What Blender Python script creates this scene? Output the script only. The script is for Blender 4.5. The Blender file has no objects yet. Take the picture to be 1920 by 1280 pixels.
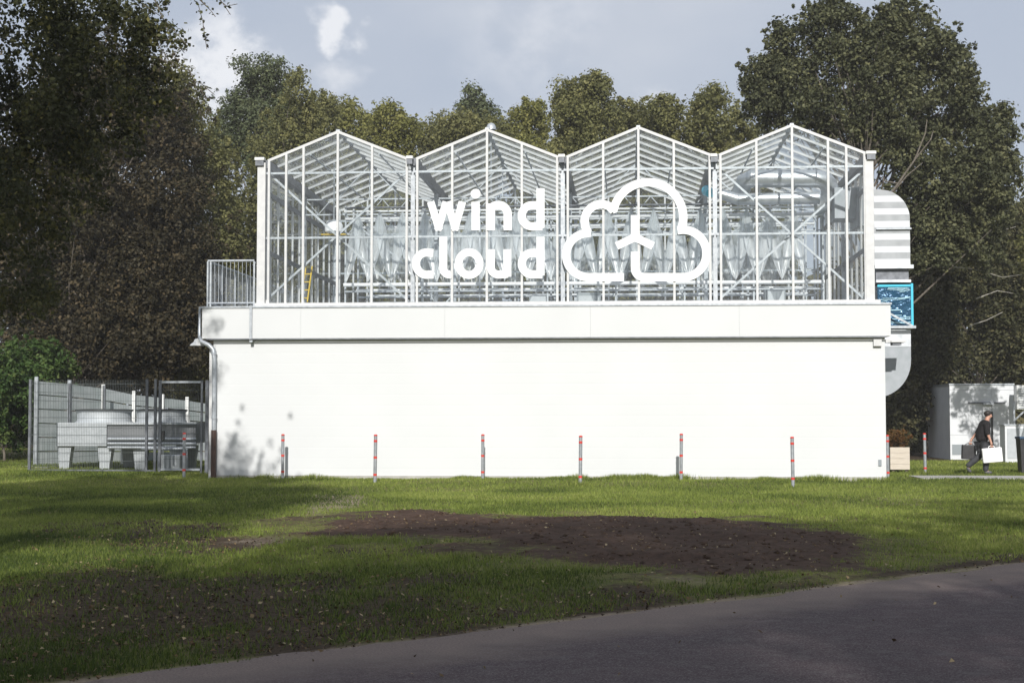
import bpy, math, random
import numpy as np
from mathutils import Vector, Matrix
R = math.radians
PI = math.pi
S = bpy.context.scene
COL = S.collection
rng = np.random.default_rng(7)
random.seed(7)

# ------------------------------------------------------------------ camera
EYE = 1.6
FPX, YAW, PITCH = 2900.0, R(4.34), R(2.86)
cam_d = bpy.data.cameras.new('camera'); cam = bpy.data.objects.new('camera', cam_d); COL.objects.link(cam)
cam.location = (0, 0, EYE); cam.rotation_euler = (PI/2 + PITCH, 0, YAW)
cam_d.sensor_width = 36; cam_d.lens = FPX/1920*36; cam_d.clip_start = .2; cam_d.clip_end = 3000
S.camera = cam

# ------------------------------------------------------------------ light
SUN_EL, SUN_AZ = R(30), R(176.5)          # azimuth clockwise from +Y: behind the camera, a little to the right
sdir = Vector((math.sin(SUN_AZ)*math.cos(SUN_EL), math.cos(SUN_AZ)*math.cos(SUN_EL), math.sin(SUN_EL)))
sun_d = bpy.data.lights.new('sun', 'SUN'); sun_d.energy = 3.4; sun_d.angle = R(.53); sun_d.color = (1, .965, .915)
sun = bpy.data.objects.new('sun', sun_d); COL.objects.link(sun); sun.location = (10, -20, 40)
sun.rotation_euler = sdir.to_track_quat('Z', 'Y').to_euler()

W = bpy.data.worlds.new('World'); S.world = W; W.use_nodes = True
nt = W.node_tree; N, L = nt.nodes, nt.links
N.clear()
def nd(t, **k):
    n = N.new(t)
    for a, b in k.items(): setattr(n, a, b)
    return n
out = nd('ShaderNodeOutputWorld'); bg = nd('ShaderNodeBackground'); bg.inputs['Strength'].default_value = .1
L.new(bg.outputs[0], out.inputs[0])
sky = nd('ShaderNodeTexSky', sky_type='NISHITA', sun_disc=False, sun_elevation=SUN_EL, sun_rotation=SUN_AZ, dust_density=1.5)
tc = nd('ShaderNodeTexCoord')
def wnoise(scale, detail, rough, loc=(0,0,0), sc=(1,1,1)):
    m = nd('ShaderNodeMapping'); m.inputs['Location'].default_value = loc; m.inputs['Scale'].default_value = sc
    L.new(tc.outputs['Generated'], m.inputs[0])
    n = nd('ShaderNodeTexNoise'); n.inputs['Scale'].default_value = scale; n.inputs['Detail'].default_value = detail
    n.inputs['Roughness'].default_value = rough
    L.new(m.outputs[0], n.inputs['Vector']); return n.outputs['Fac']
def wramp(src, a, b, c0=0., c1=1.):
    m = nd('ShaderNodeMapRange', interpolation_type='SMOOTHSTEP')
    m.inputs[1].default_value = a; m.inputs[2].default_value = b; m.inputs[3].default_value = c0; m.inputs[4].default_value = c1
    L.new(src, m.inputs[0]); return m.outputs[0]
def wmix(f, a, b):
    m = nd('ShaderNodeMix', data_type='RGBA')
    for s, v in ((0, f), (6, a), (7, b)):
        if isinstance(v, (tuple, float)): m.inputs[s].default_value = (*v, 1) if isinstance(v, tuple) else v
        else: L.new(v, m.inputs[s])
    return m.outputs[2]
def wmath(op, a, b):
    m = nd('ShaderNodeMath', operation=op)
    for s, v in ((0, a), (1, b)):
        if isinstance(v, (int, float)): m.inputs[s].default_value = v
        else: L.new(v, m.inputs[s])
    return m.outputs[0]
soft = wnoise(3.2, 4, .45, (3.1, .4, .2), (1, 1, 2.2))
veil = wmix(wramp(soft, .36, .66), (3.4, 3.75, 4.45), (4.45, 4.65, 5.1))
base = wmix(.9, sky.outputs[0], veil)

def cam_dir(px, py):
    M = cam.rotation_euler.to_matrix()
    return (M @ Vector(((px-960)/FPX, (640-py)/FPX, -1))).normalized()
puff = wnoise(26, 7, .6, (.3, 1.7, .9), (1, 1, 1.3))
big = wnoise(7, 6, .55, (5.3, 2.7, 1.9), (1, 1, 1.6))
m_tot = wramp(big, .6, .72, 0, .6)
wn = nd('ShaderNodeTexNoise'); wn.inputs['Scale'].default_value = 42; wn.inputs['Detail'].default_value = 5; L.new(tc.outputs['Generated'], wn.inputs['Vector'])
wo = nd('ShaderNodeVectorMath', operation='MULTIPLY_ADD'); L.new(wn.outputs['Color'], wo.inputs[0]); wo.inputs[1].default_value = (.05, .05, .04); wo.inputs[2].default_value = (-.025, -.025, -.02)
wv = nd('ShaderNodeVectorMath', operation='ADD'); L.new(tc.outputs['Generated'], wv.inputs[0]); L.new(wo.outputs[0], wv.inputs[1])
for (px, py, rad, lo, hi) in ((425, 130, .062, .42, 1.1), (618, 60, .03, .44, 1.0), (345, 150, .03, .3, .9), (1000, 60, .09, .42, 1.9)):
    dv = cam_dir(px, py)
    vm = nd('ShaderNodeVectorMath', operation='DISTANCE')
    L.new(wv.outputs[0], vm.inputs[0]); vm.inputs[1].default_value = dv
    d_ = wramp(vm.outputs['Value'], 0, rad, 1, 0)
    mk = wmath('MULTIPLY', d_, wramp(puff, .3, .6, .45, 1.5))
    mk = wramp(mk, .2, hi, 0, .8 if rad < .08 else .35)
    m_tot = wmath('MAXIMUM', m_tot, mk)
colr = wmix(m_tot, base, (6.6, 6.7, 6.95))
L.new(colr, bg.inputs['Color'])

S.view_settings.view_transform = 'Standard'; S.view_settings.look = 'None'
S.view_settings.gamma = 1; S.view_settings.use_curve_mapping = False; S.view_settings.exposure = .5
S.render.engine = 'CYCLES'
S.cycles.transparent_max_bounces = 40; S.cycles.max_bounces = 8

# ------------------------------------------------------------------ helpers
_M3 = cam.rotation_euler.to_matrix()
def at(px, py, Y):
    v = _M3 @ Vector(((px-960)/FPX, (640-py)/FPX, -1)); t = Y/v.y
    return Vector((v.x*t, Y, EYE+v.z*t))
def gr(px, py, z=0):
    v = _M3 @ Vector(((px-960)/FPX, (640-py)/FPX, -1)); t = (z-EYE)/v.z
    return Vector((v.x*t, v.y*t, z))

class MB:
    def __init__(s): s.v = []; s.f = []
    def add(s, vs, fs):
        n = len(s.v); s.v += [tuple(v) for v in vs]; s.f += [tuple(i+n for i in f) for f in fs]; return s
    def box(s, x0, x1, y0, y1, z0, z1, M=None):
        vs = [Vector((x, y, z)) for z in (z0, z1) for y in (y0, y1) for x in (x0, x1)]
        if M is not None: vs = [M @ v for v in vs]
        return s.add(vs, [(0,2,3,1), (4,5,7,6), (0,1,5,4), (2,6,7,3), (0,4,6,2), (1,3,7,5)])
    def bar(s, a, b, w, h=None, up=(0,0,1)):
        a, b = Vector(a), Vector(b); d = (b-a).normalized(); h = h or w
        u = Vector(up)
        if abs(d.dot(u)) > .98: u = Vector((0, 1, 0))
        r = d.cross(u).normalized(); u = r.cross(d).normalized()
        vs = [p + r*i*w/2 + u*j*h/2 for p in (a, b) for i, j in ((-1,-1), (1,-1), (1,1), (-1,1))]
        return s.add(vs, [(0,1,2,3), (7,6,5,4), (0,4,5,1), (1,5,6,2), (2,6,7,3), (3,7,4,0)])
    def tube(s, pts, r, n=8, cap=True):
        pts = [Vector(p) for p in pts]; k = len(pts)
        rs = r if isinstance(r, (list, tuple)) else [r]*k
        ref = Vector((0, 0, 1)); vs = []
        for i, p in enumerate(pts):
            d = (pts[min(i+1, k-1)] - pts[max(i-1, 0)]).normalized()
            rr = ref if abs(d.dot(ref)) < .95 else Vector((1, 0, 0))
            if i == 0: a = d.cross(rr).normalized()
            else:
                a = (a - d*a.dot(d)).normalized()
            b = d.cross(a)
            vs += [p + (a*math.cos(2*PI*j/n) + b*math.sin(2*PI*j/n))*rs[i] for j in range(n)]
        fs = [(i*n+j, i*n+(j+1) % n, (i+1)*n+(j+1) % n, (i+1)*n+j) for i in range(k-1) for j in range(n)]
        if cap: fs += [tuple(range(n))[::-1], tuple((k-1)*n+j for j in range(n))]
        return s.add(vs, fs)
    def lathe(s, c, prof, n=24):
        c = Vector(c); vs = []
        for (r, z) in prof: vs += [c + Vector((r*math.cos(2*PI*j/n), r*math.sin(2*PI*j/n), z)) for j in range(n)]
        k = len(prof)
        fs = [(i*n+j, i*n+(j+1) % n, (i+1)*n+(j+1) % n, (i+1)*n+j) for i in range(k-1) for j in range(n)]
        fs += [tuple(range(n))[::-1], tuple((k-1)*n+j for j in range(n))]
        return s.add(vs, fs)
    def prismy(s, poly, y0, y1):
        n = len(poly); vs = [(x, y0, z) for x, z in poly] + [(x, y1, z) for x, z in poly]
        return s.add(vs, [tuple(range(n)), tuple(range(2*n-1, n-1, -1))] + [(i, i+n, (i+1) % n+n, (i+1) % n) for i in range(n)])
    def stroke(s, pts, w, y0, y1):
        """a flat ribbon of width w along pts (x,z), extruded from y0 to y1"""
        P = [Vector((pts[0][0], pts[0][1]))]
        for p in pts[1:]:
            if (Vector((p[0], p[1]))-P[-1]).length > .03: P.append(Vector((p[0], p[1])))
        k = len(P); Ls = []; Rs = []
        for i in range(k):
            d0 = (P[i]-P[i-1]).normalized() if i else (P[1]-P[0]).normalized()
            d1 = (P[i+1]-P[i]).normalized() if i < k-1 else d0
            n0 = Vector((-d0.y, d0.x)); n1 = Vector((-d1.y, d1.x)); m = (n0+n1).normalized()
            q = w/2/max(.35, m.dot(n0)); Ls.append(P[i]+m*q); Rs.append(P[i]-m*q)
        vs = []
        for i in range(k): vs += [(Ls[i].x, y0, Ls[i].y), (Rs[i].x, y0, Rs[i].y), (Rs[i].x, y1, Rs[i].y), (Ls[i].x, y1, Ls[i].y)]
        fs = [(4*i+j, 4*i+(j+1) % 4, 4*i+4+(j+1) % 4, 4*i+4+j) for i in range(k-1) for j in range(4)]
        fs += [(3,2,1,0), tuple(4*(k-1)+j for j in range(4))]
        return s.add(vs, fs)
    def build(s, name, m, parent=None, smooth=False, bevel=0, kind=None):
        me = bpy.data.meshes.new(name); o0 = parent.matrix_basis.translation if parent is not None else None
        me.from_pydata(s.v, [], s.f)
        import bmesh
        bm = bmesh.new(); bm.from_mesh(me); bmesh.ops.recalc_face_normals(bm, faces=bm.faces)
        if bevel: bmesh.ops.bevel(bm, geom=bm.edges[:], offset=bevel, segments=2, affect='EDGES', profile=.5)
        bm.to_mesh(me); bm.free()
        if smooth:
            me.polygons.foreach_set('use_smooth', [True]*len(me.polygons)); me.set_sharp_from_angle(angle=R(38))
        me.materials.append(m)
        return put(name, me, parent, kind)
def put(name, me, parent=None, kind=None):
    o = bpy.data.objects.new(name, me); COL.objects.link(o)
    if parent is not None:
        o.parent = parent
        # geometry is written in world coordinates: undo the chain's offset
        t = Vector((0, 0, 0)); p = parent
        while p is not None: t += p.location; p = p.parent
        o.location = -t
    if kind: o['kind'] = kind
    return o
def tag(o, label=None, cat=None, group=None, kind=None):
    if label: o['label'] = label
    if cat: o['category'] = cat
    if group: o['group'] = group
    if kind: o['kind'] = kind
    return o
def thing(name, loc, label, cat, group=None):
    o = bpy.data.objects.new(name, None); COL.objects.link(o); o.location = loc; o.empty_display_size = .3
    return tag(o, label, cat, group)
KIDS = {}
def copy_tree(root, label=None, group=None):
    def rec(o, par):
        c = o.copy(); COL.objects.link(c); c.parent = par
        for ch in [q for q in COL.objects if q.parent == o]: rec(ch, c)
        return c
    c = rec(root, None)
    if label: c['label'] = label
    if group: c['group'] = group
    return c

def npmesh(name, V, F, m, parent=None, attrs=None, kind=None, smooth=False):
    me = bpy.data.meshes.new(name); V = np.asarray(V, np.float32); F = np.asarray(F, np.int32)
    k = F.shape[1]; me.vertices.add(len(V)); me.vertices.foreach_set('co', V.ravel())
    me.loops.add(F.size); me.loops.foreach_set('vertex_index', F.ravel())
    me.polygons.add(len(F)); me.polygons.foreach_set('loop_start', np.arange(0, F.size, k, dtype=np.int32))
    me.update(calc_edges=True)
    if smooth: me.polygons.foreach_set('use_smooth', np.ones(len(F), bool))
    for a, val in (attrs or {}).items():
        at_ = me.attributes.new(a, 'FLOAT', 'POINT'); at_.data.foreach_set('value', np.asarray(val, np.float32))
    me.materials.append(m)
    return put(name, me, parent, kind)

def vnoise(x, y, seed=0):
    x = np.asarray(x, float); y = np.asarray(y, float)
    xi = np.floor(x).astype(np.int64); yi = np.floor(y).astype(np.int64); fx = x-xi; fy = y-yi
    fx = fx*fx*(3-2*fx); fy = fy*fy*(3-2*fy)
    def h(a, b):
        n = (a*374761393 + b*668265263 + seed*1274126177) & 0x7fffffff
        n = ((n ^ (n >> 13))*1274126177) & 0x7fffffff
        n = n ^ (n >> 16)
        return (n & 0xffff)/65535.
    return (h(xi, yi)*(1-fx)+h(xi+1, yi)*fx)*(1-fy) + (h(xi, yi+1)*(1-fx)+h(xi+1, yi+1)*fx)*fy
def fbm(x, y, seed=0, o=4):
    t = 0; a = .5
    for i in range(o): t = t + a*vnoise(x*2**i, y*2**i, seed+i); a /= 2
    return t/(1-.5**o)

# ------------------------------------------------------------------ materials
def mat(name, col, rough=.6, metal=0., noise=None, bump=None, spec=.5, col2=None, nscale=6., stretch=(1,1,1), coat=0.):
    m = bpy.data.materials.new(name); m.use_nodes = True; t = m.node_tree; b = t.nodes['Principled BSDF']
    b.inputs['Base Color'].default_value = (*col, 1); b.inputs['Roughness'].default_value = rough
    b.inputs['Metallic'].default_value = metal; b.inputs['Specular IOR Level'].default_value = spec
    if coat: b.inputs['Coat Weight'].default_value = coat
    tcn = t.nodes.new('ShaderNodeTexCoord'); mp = t.nodes.new('ShaderNodeMapping'); mp.inputs['Scale'].default_value = stretch
    t.links.new(tcn.outputs['Object'], mp.inputs[0])
    nz = t.nodes.new('ShaderNodeTexNoise'); nz.inputs['Scale'].default_value = nscale; nz.inputs['Detail'].default_value = 6
    t.links.new(mp.outputs[0], nz.inputs['Vector'])
    if col2:
        mr = t.nodes.new('ShaderNodeMapRange'); mr.inputs[1].default_value = .35; mr.inputs[2].default_value = .65
        t.links.new(nz.outputs['Fac'], mr.inputs[0])
        mx = t.nodes.new('ShaderNodeMix'); mx.data_type = 'RGBA'; mx.inputs[6].default_value = (*col, 1); mx.inputs[7].default_value = (*col2, 1)
        t.links.new(mr.outputs[0], mx.inputs[0]); t.links.new(mx.outputs[2], b.inputs['Base Color'])
    if noise:
        mr2 = t.nodes.new('ShaderNodeMapRange'); mr2.inputs[3].default_value = max(0, rough-noise); mr2.inputs[4].default_value = min(1, rough+noise)
        t.links.new(nz.outputs['Fac'], mr2.inputs[0]); t.links.new(mr2.outputs[0], b.inputs['Roughness'])
    if bump:
        bp = t.nodes.new('ShaderNodeBump'); bp.inputs['Strength'].default_value = bump[1]; bp.inputs['Distance'].default_value = bump[2]
        n2 = t.nodes.new('ShaderNodeTexNoise'); n2.inputs['Scale'].default_value = bump[0]; n2.inputs['Detail'].default_value = 4
        t.links.new(tcn.outputs['Object'], n2.inputs['Vector']); t.links.new(n2.outputs['Fac'], bp.inputs['Height'])
        t.links.new(bp.outputs[0], b.inputs['Normal'])
    return m
M = {}
M['frame'] = mat('white_aluminium', (.62, .625, .62), .35, .0, noise=.1, col2=(.54, .545, .55))
M['barw'] = mat('roof_bar_aluminium', (.4, .41, .42), .4, .2, noise=.1, col2=(.52, .53, .54), nscale=3)
M['zinc'] = mat('galvanised_steel', (.36, .39, .42), .42, .4, noise=.15, col2=(.46, .49, .52), nscale=14)
M['zinc_dark'] = mat('weathered_steel', (.12, .13, .145), .5, .6, noise=.15, col2=(.19, .2, .22), nscale=9)
M['wire'] = mat('fence_wire', (.1, .115, .115), .5, .3)
M['duct'] = mat('duct_sheet', (.5, .53, .56), .42, .7, noise=.12, col2=(.6, .62, .65), nscale=5, bump=(3, .15, .01))
M['rib'] = mat('ribbed_duct_sheet', (.38, .4, .42), .5, .1, noise=.12, col2=(.44, .46, .48), nscale=4, bump=(3, .12, .01))
M['duct_matte'] = mat('duct_matte_sheet', (.28, .31, .33), .5, .3, noise=.12, col2=(.34, .36, .39), nscale=5)
M['white'] = mat('white_letter_film', (.76, .77, .78), .45, col2=(.72, .74, .75), nscale=3)
M['red'] = mat('red_reflective_band', (.55, .03, .02), .4, col2=(.62, .06, .04), nscale=20)
M['bollard'] = mat('bollard_steel', (.3, .32, .34), .4, .45, noise=.1, col2=(.4, .42, .44), nscale=16)
M['brown_pipe'] = mat('brown_pipe', (.045, .025, .02), .45, col2=(.07, .035, .025))
M['lampwhite'] = mat('lamp_enamel', (.7, .71, .7), .3)
M['black'] = mat('black_plastic', (.02, .02, .022), .5, col2=(.03, .03, .032))
M['wood'] = mat('planter_board', (.6, .54, .46), .7, col2=(.52, .46, .38), nscale=4, stretch=(1, 1, 8))
M['yellow'] = mat('yellow_ladder', (.55, .38, .03), .5)
M['pipewhite'] = mat('white_pipe', (.8, .81, .82), .3, col2=(.74, .75, .76))
M['hut'] = mat('hut_panel', (.6, .62, .64), .55, col2=(.66, .68, .7), nscale=2, bump=(4, .1, .01))
M['greyplate'] = mat('grey_plate', (.25, .28, .3), .5)
M['coolerbody'] = mat('cooler_sheet', (.4, .43, .45), .6, .15, noise=.1, col2=(.46, .49, .51), nscale=7)
M['coil'] = mat('coil_fins', (.18, .19, .2), .5, .4, col2=(.26, .27, .28), nscale=30, stretch=(10, 10, 1))
M['screenpanel'] = mat('fence_privacy_panel', (.34, .37, .375), .6, col2=(.27, .31, .31), nscale=2.2)
M['concrete'] = mat('pale_concrete', (.42, .41, .38), .85, col2=(.34, .33, .31), nscale=5, bump=(30, .3, .01))
M['bark'] = mat('bark', (.09, .075, .06), .9, col2=(.16, .14, .115), nscale=5, stretch=(3, 3, .6), bump=(14, .8, .03))
M['barkpale'] = mat('pale_bark', (.24, .22, .19), .85, col2=(.38, .36, .32), nscale=4, stretch=(1, 1, 3), bump=(14, .6, .02))
M['skin'] = mat('skin', (.5, .28, .2), .5, col2=(.46, .25, .18))
M['hair'] = mat('dark_hair', (.018, .013, .01), .6)
M['shirt'] = mat('black_shirt', (.009, .008, .009), .9, col2=(.014, .011, .012), nscale=9, bump=(9, .5, .03))
M['trousers'] = mat('dark_trousers', (.035, .037, .042), .85, col2=(.05, .052, .058), nscale=8, bump=(9, .5, .03))
M['shoe'] = mat('grey_shoes', (.09, .09, .095), .6)
M['case'] = mat('white_case', (.85, .85, .84), .35)

# painted sandwich panel of the facade, with fine horizontal ribs
def panel_mat(name, col, pitch, strength):
    m = mat(name, col, .48, col2=tuple(c*.965 for c in col), nscale=.7)
    t = m.node_tree; b = t.nodes['Principled BSDF']
    tcn = t.nodes.new('ShaderNodeTexCoord'); sp = t.nodes.new('ShaderNodeSeparateXYZ'); t.links.new(tcn.outputs['Object'], sp.inputs[0])
    a = t.nodes.new('ShaderNodeMath'); a.operation = 'MULTIPLY'; a.inputs[1].default_value = 1/pitch; t.links.new(sp.outputs[2], a.inputs[0])
    f = t.nodes.new('ShaderNodeMath'); f.operation = 'PINGPONG'; f.inputs[1].default_value = .5; t.links.new(a.outputs[0], f.inputs[0])
    mr = t.nodes.new('ShaderNodeMapRange'); mr.inputs[1].default_value = 0; mr.inputs[2].default_value = .09; t.links.new(f.outputs[0], mr.inputs[0])
    nz = t.nodes.new('ShaderNodeTexNoise'); nz.inputs['Scale'].default_value = .9; t.links.new(tcn.outputs['Object'], nz.inputs['Vector'])
    ad = t.nodes.new('ShaderNodeMath'); ad.operation = 'ADD'; t.links.new(mr.outputs[0], ad.inputs[0]); t.links.new(nz.outputs['Fac'], ad.inputs[1])
    bp = t.nodes.new('ShaderNodeBump'); bp.inputs['Strength'].default_value = strength; bp.inputs['Distance'].default_value = .01
    t.links.new(ad.outputs[0], bp.inputs['Height']); t.links.new(bp.outputs[0], b.inputs['Normal'])
    return m
M['wall'] = panel_mat('white_wall_panel', (.615, .63, .635), .28, .1)
M['fascia'] = panel_mat('white_fascia_panel', (.59, .605, .61), 5., .05)

def thin_glass(name, tint, kf, rough, haze=0.):
    m = bpy.data.materials.new(name); m.use_nodes = True; t = m.node_tree; t.nodes.clear()
    o = t.nodes.new('ShaderNodeOutputMaterial'); mx = t.nodes.new('ShaderNodeMixShader')
    tr = t.nodes.new('ShaderNodeBsdfTransparent'); tr.inputs[0].default_value = (*tint, 1)
    gl = t.nodes.new('ShaderNodeBsdfGlossy'); gl.inputs['Roughness'].default_value = rough
    fr = t.nodes.new('ShaderNodeLayerWeight'); fr.inputs[0].default_value = .5
    pw = t.nodes.new('ShaderNodeMath'); pw.operation = 'POWER'; pw.inputs[1].default_value = 4; t.links.new(fr.outputs['Facing'], pw.inputs[0])
    ml = t.nodes.new('ShaderNodeMath'); ml.operation = 'MULTIPLY_ADD'; ml.inputs[1].default_value = .8; ml.inputs[2].default_value = kf
    t.links.new(pw.outputs[0], ml.inputs[0]); t.links.new(ml.outputs[0], mx.inputs[0])
    t.links.new(gl.outputs[0], mx.inputs[2])
    if haze:
        # milky diffuse layer; on the panes it is added to brighten the interior
        df = t.nodes.new('ShaderNodeBsdfDiffuse'); df.inputs[0].default_value = (.85, .88, .9, 1)
        tl = t.nodes.new('ShaderNodeBsdfTranslucent'); tl.inputs[0].default_value = (.82, .87, .9, 1)
        m2 = t.nodes.new('ShaderNodeMixShader'); m2.inputs[0].default_value = .5
        t.links.new(df.outputs[0], m2.inputs[1]); t.links.new(tl.outputs[0], m2.inputs[2])
        m3 = t.nodes.new('ShaderNodeMixShader')
        tcn = t.nodes.new('ShaderNodeTexCoord'); nz = t.nodes.new('ShaderNodeTexNoise'); nz.inputs['Scale'].default_value = 3
        mp = t.nodes.new('ShaderNodeMapping'); mp.inputs['Scale'].default_value = (3, 3, .5)
        t.links.new(tcn.outputs['Object'], mp.inputs[0]); t.links.new(mp.outputs[0], nz.inputs['Vector'])
        mr = t.nodes.new('ShaderNodeMapRange'); mr.inputs[1].default_value = .3; mr.inputs[2].default_value = .7
        mr.inputs[3].default_value = haze*.6; mr.inputs[4].default_value = min(1, haze*1.4)
        t.links.new(nz.outputs['Fac'], mr.inputs[0]); t.links.new(mr.outputs[0], m3.inputs[0])
        t.links.new(tr.outputs[0], m3.inputs[1]); t.links.new(m2.outputs[0], m3.inputs[2]); t.links.new(m3.outputs[0], mx.inputs[1])
    else: t.links.new(tr.outputs[0], mx.inputs[1])
    t.links.new(mx.outputs[0], o.inputs[0])
    return m
M['glass'] = thin_glass('greenhouse_glass', (.96, .98, .98), .05, .02, .06)
M['roofglass'] = thin_glass('roof_glass', (.93, .96, .96), .06, .03, .11)
M['film'] = thin_glass('plastic_film', (.95, .97, .98), .07, .3, .72)
M['filmthin'] = thin_glass('clear_plastic_film', (.95, .97, .98), .05, .3, .3)
M['bluefilm'] = mat('blue_wrap', (.025, .1, .18), .18, .3, noise=.1, col2=(.02, .07, .14), nscale=5, stretch=(1, 1, 7), bump=(6, .9, .05))
M['bluetape'] = mat('blue_tape', (.06, .5, .68), .35)
M['bluestreak'] = mat('pale_blue_streak', (.45, .7, .8), .25)

def leaf_mat(name, c0, c1, c2, trans=.3, rough=.55):
    m = bpy.data.materials.new(name); m.use_nodes = True; t = m.node_tree; b = t.nodes['Principled BSDF']
    a = t.nodes.new('ShaderNodeAttribute'); a.attribute_name = 'tint'
    cr = t.nodes.new('ShaderNodeValToRGB'); e = cr.color_ramp.elements
    e[0].color = (*c0, 1); e[1].color = (*c2, 1); e[0].position = .05; k = e.new(.6); k.color = (*c1, 1)
    t.links.new(a.outputs['Fac'], cr.inputs[0]); t.links.new(cr.outputs[0], b.inputs['Base Color'])
    b.inputs['Roughness'].default_value = rough; b.inputs['Specular IOR Level'].default_value = .15
    tl = t.nodes.new('ShaderNodeBsdfTranslucent'); t.links.new(cr.outputs[0], tl.inputs[0])
    mx = t.nodes.new('ShaderNodeMixShader'); mx.inputs[0].default_value = trans
    t.links.new(b.outputs[0], mx.inputs[1]); t.links.new(tl.outputs[0], mx.inputs[2])
    t.links.new(mx.outputs[0], t.nodes['Material Output'].inputs[0])
    return m
LM = {
 'birch': leaf_mat('birch_leaves', (.026, .03, .014), (.064, .07, .03), (.19, .175, .06)),
 'dark': leaf_mat('dark_leaves', (.026, .023, .013), (.058, .049, .027), (.14, .105, .058)),
 'olive': leaf_mat('olive_leaves', (.1, .105, .042), (.2, .2, .082), (.29, .27, .11), .38),
 'yellow': leaf_mat('yellowing_leaves', (.12, .125, .04), (.23, .23, .074), (.32, .3, .1), .38),
 'pine': leaf_mat('pine_needles', (.05, .064, .034), (.1, .12, .06), (.15, .165, .085), .15),
 'oak': leaf_mat('oak_leaves', (.044, .05, .026), (.115, .122, .062), (.21, .205, .1), .33),
 'bright': leaf_mat('bright_leaves', (.025, .052, .014), (.065, .115, .03), (.14, .18, .055)),
 'under': leaf_mat('undergrowth_leaves', (.034, .037, .018), (.085, .085, .04), (.17, .15, .075)),
 'rust': leaf_mat('rust_leaves', (.08, .07, .025), (.17, .08, .03), (.2, .14, .05)),
}

# ------------------------------------------------------------------ ground and road
RA, RB = Vector((-3.39, 9.24)), Vector((4.37, 17.68))
RD = (RB-RA).normalized(); RN = Vector((RD.y, -RD.x))         # normal, positive on the road
def road_s(x, y): return (x-RA.x)*RN.x + (y-RA.y)*RN.y        # signed distance, > 0 on the road
def gz(x, y):
    x = np.asarray(x, float); y = np.asarray(y, float)
    lawn = np.clip(-road_s(x, y)/2.5, 0, 1)*np.clip((60-y)/12, 0, 1)
    z = (fbm(x*.35+9, y*.35+4, 3)-.5)*.12*lawn
    z += .045*np.exp(-((y-38.6)/1.1)**2)*np.clip((4.5-x)/3, 0, 1)*(.5+vnoise(x*.6, y*0+2, 5))
    z += .10*np.exp(-((y-41.5)/2.6)**2)*np.clip((-11.2-x)/2, 0, 1)
    z += .4*np.exp(-((y-60)/9)**2)*np.clip((-14-x)/5, 0, 1)
    wallzone = np.clip(1-np.abs(y-46)/6.5, 0, 1)*np.clip(1-np.abs(x+2.5)/9.5, 0, 1)
    return z*(1-np.clip(wallzone*3, 0, 1))
def poly_mask(x, y, pts, soft=.7, wob=.6, seed=1):
    """1 inside the polygon (ground pixels turned to metres), with a ragged edge"""
    P = [gr(*p) for p in pts]
    xx = x+(fbm(x*1.1, y*.9, seed)-.5)*2*wob; yy = y+(fbm(x*1.1+30, y*.9+7, seed)-.5)*4*wob
    inside = np.zeros(x.shape, bool); dist = np.full(x.shape, 1e9)
    for i in range(len(P)):
        a, b = P[i], P[(i+1) % len(P)]
        c = ((a.y > yy) != (b.y > yy)) & (xx < (b.x-a.x)*(yy-a.y)/(b.y-a.y+1e-9)+a.x); inside ^= c
        ex, ey = b.x-a.x, b.y-a.y; t = np.clip(((xx-a.x)*ex+(yy-a.y)*ey)/(ex*ex+ey*ey), 0, 1)
        dist = np.minimum(dist, np.hypot(xx-a.x-t*ex, yy-a.y-t*ey))
    return np.clip(.5+np.where(inside, dist, -dist)/soft, 0, 1)
SOIL = [(560, 985), (640, 968), (800, 964), (1000, 970), (1300, 974), (1480, 990), (1600, 1015), (1660, 1040), (1500, 1066), (1230, 1078), (1080, 1060), (900, 1030), (760, 1018), (640, 1010)]
def soil_f(x, y): return np.clip(poly_mask(x, y, SOIL, 2.6, .9, 11)*(.45+1.1*fbm(x*1.9, y*1.5, 12))*1.05, 0, 1)
def litter_f(x, y):
    a = poly_mask(x, y, [(-300, 1120), (0, 1095), (300, 1075), (620, 1090), (850, 1085), (1050, 1120), (1300, 1105), (1330, 1145), (900, 1190), (100, 1290), (-300, 1330)], 1.2, .8, 21)
    b = poly_mask(x, y, [(100, 985), (330, 975), (460, 990), (560, 1030), (440, 1045), (180, 1020)], 1., .8, 22)
    e = np.clip(1-np.abs(road_s(x, y)+.25)/.5, 0, 1)*.8
    g_ = np.clip((fbm(x*.9+50, y*.6, 33)-.52)*4, 0, 1)*np.clip((31-y)/6, 0, 1)*.8; e = np.maximum(e, g_)
    e = np.maximum(e, poly_mask(x, y, SOIL, 6., 1.2, 13)*.75)
    return np.clip(np.maximum(np.maximum(a*1.0, b*.9), e)*(.15+1.5*fbm(x*1.6, y*.9, 31)), 0, 1)
def sand_f(x, y):
    a = poly_mask(x, y, [(545, 940), (590, 920), (720, 917), (700, 945), (640, 965), (560, 960)], .8, .5, 41)
    b = poly_mask(x, y, [(1600, 918), (1750, 925), (1780, 945), (1690, 950), (1600, 935)], .8, .6, 42)
    c = poly_mask(x, y, [(380, 1012), (480, 1003), (560, 1018), (440, 1028)], .5, .3, 43)
    d = poly_mask(x, y, [(1180, 1080), (1330, 1080), (1340, 1100), (1240, 1100)], .4, .3, 44)
    w = np.clip(1-np.abs(y-40.45)/.22, 0, 1)*(x > -11.4)*(x < 7)
    r = np.clip(1-np.abs(road_s(x, y)+.0)/.22, 0, 1)
    return np.clip(np.maximum.reduce([a*.7, b*.5, c*.6, d*.5, w*.8, r])*(.4+fbm(x*2.2, y*2.2, 45)), 0, 1)

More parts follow.
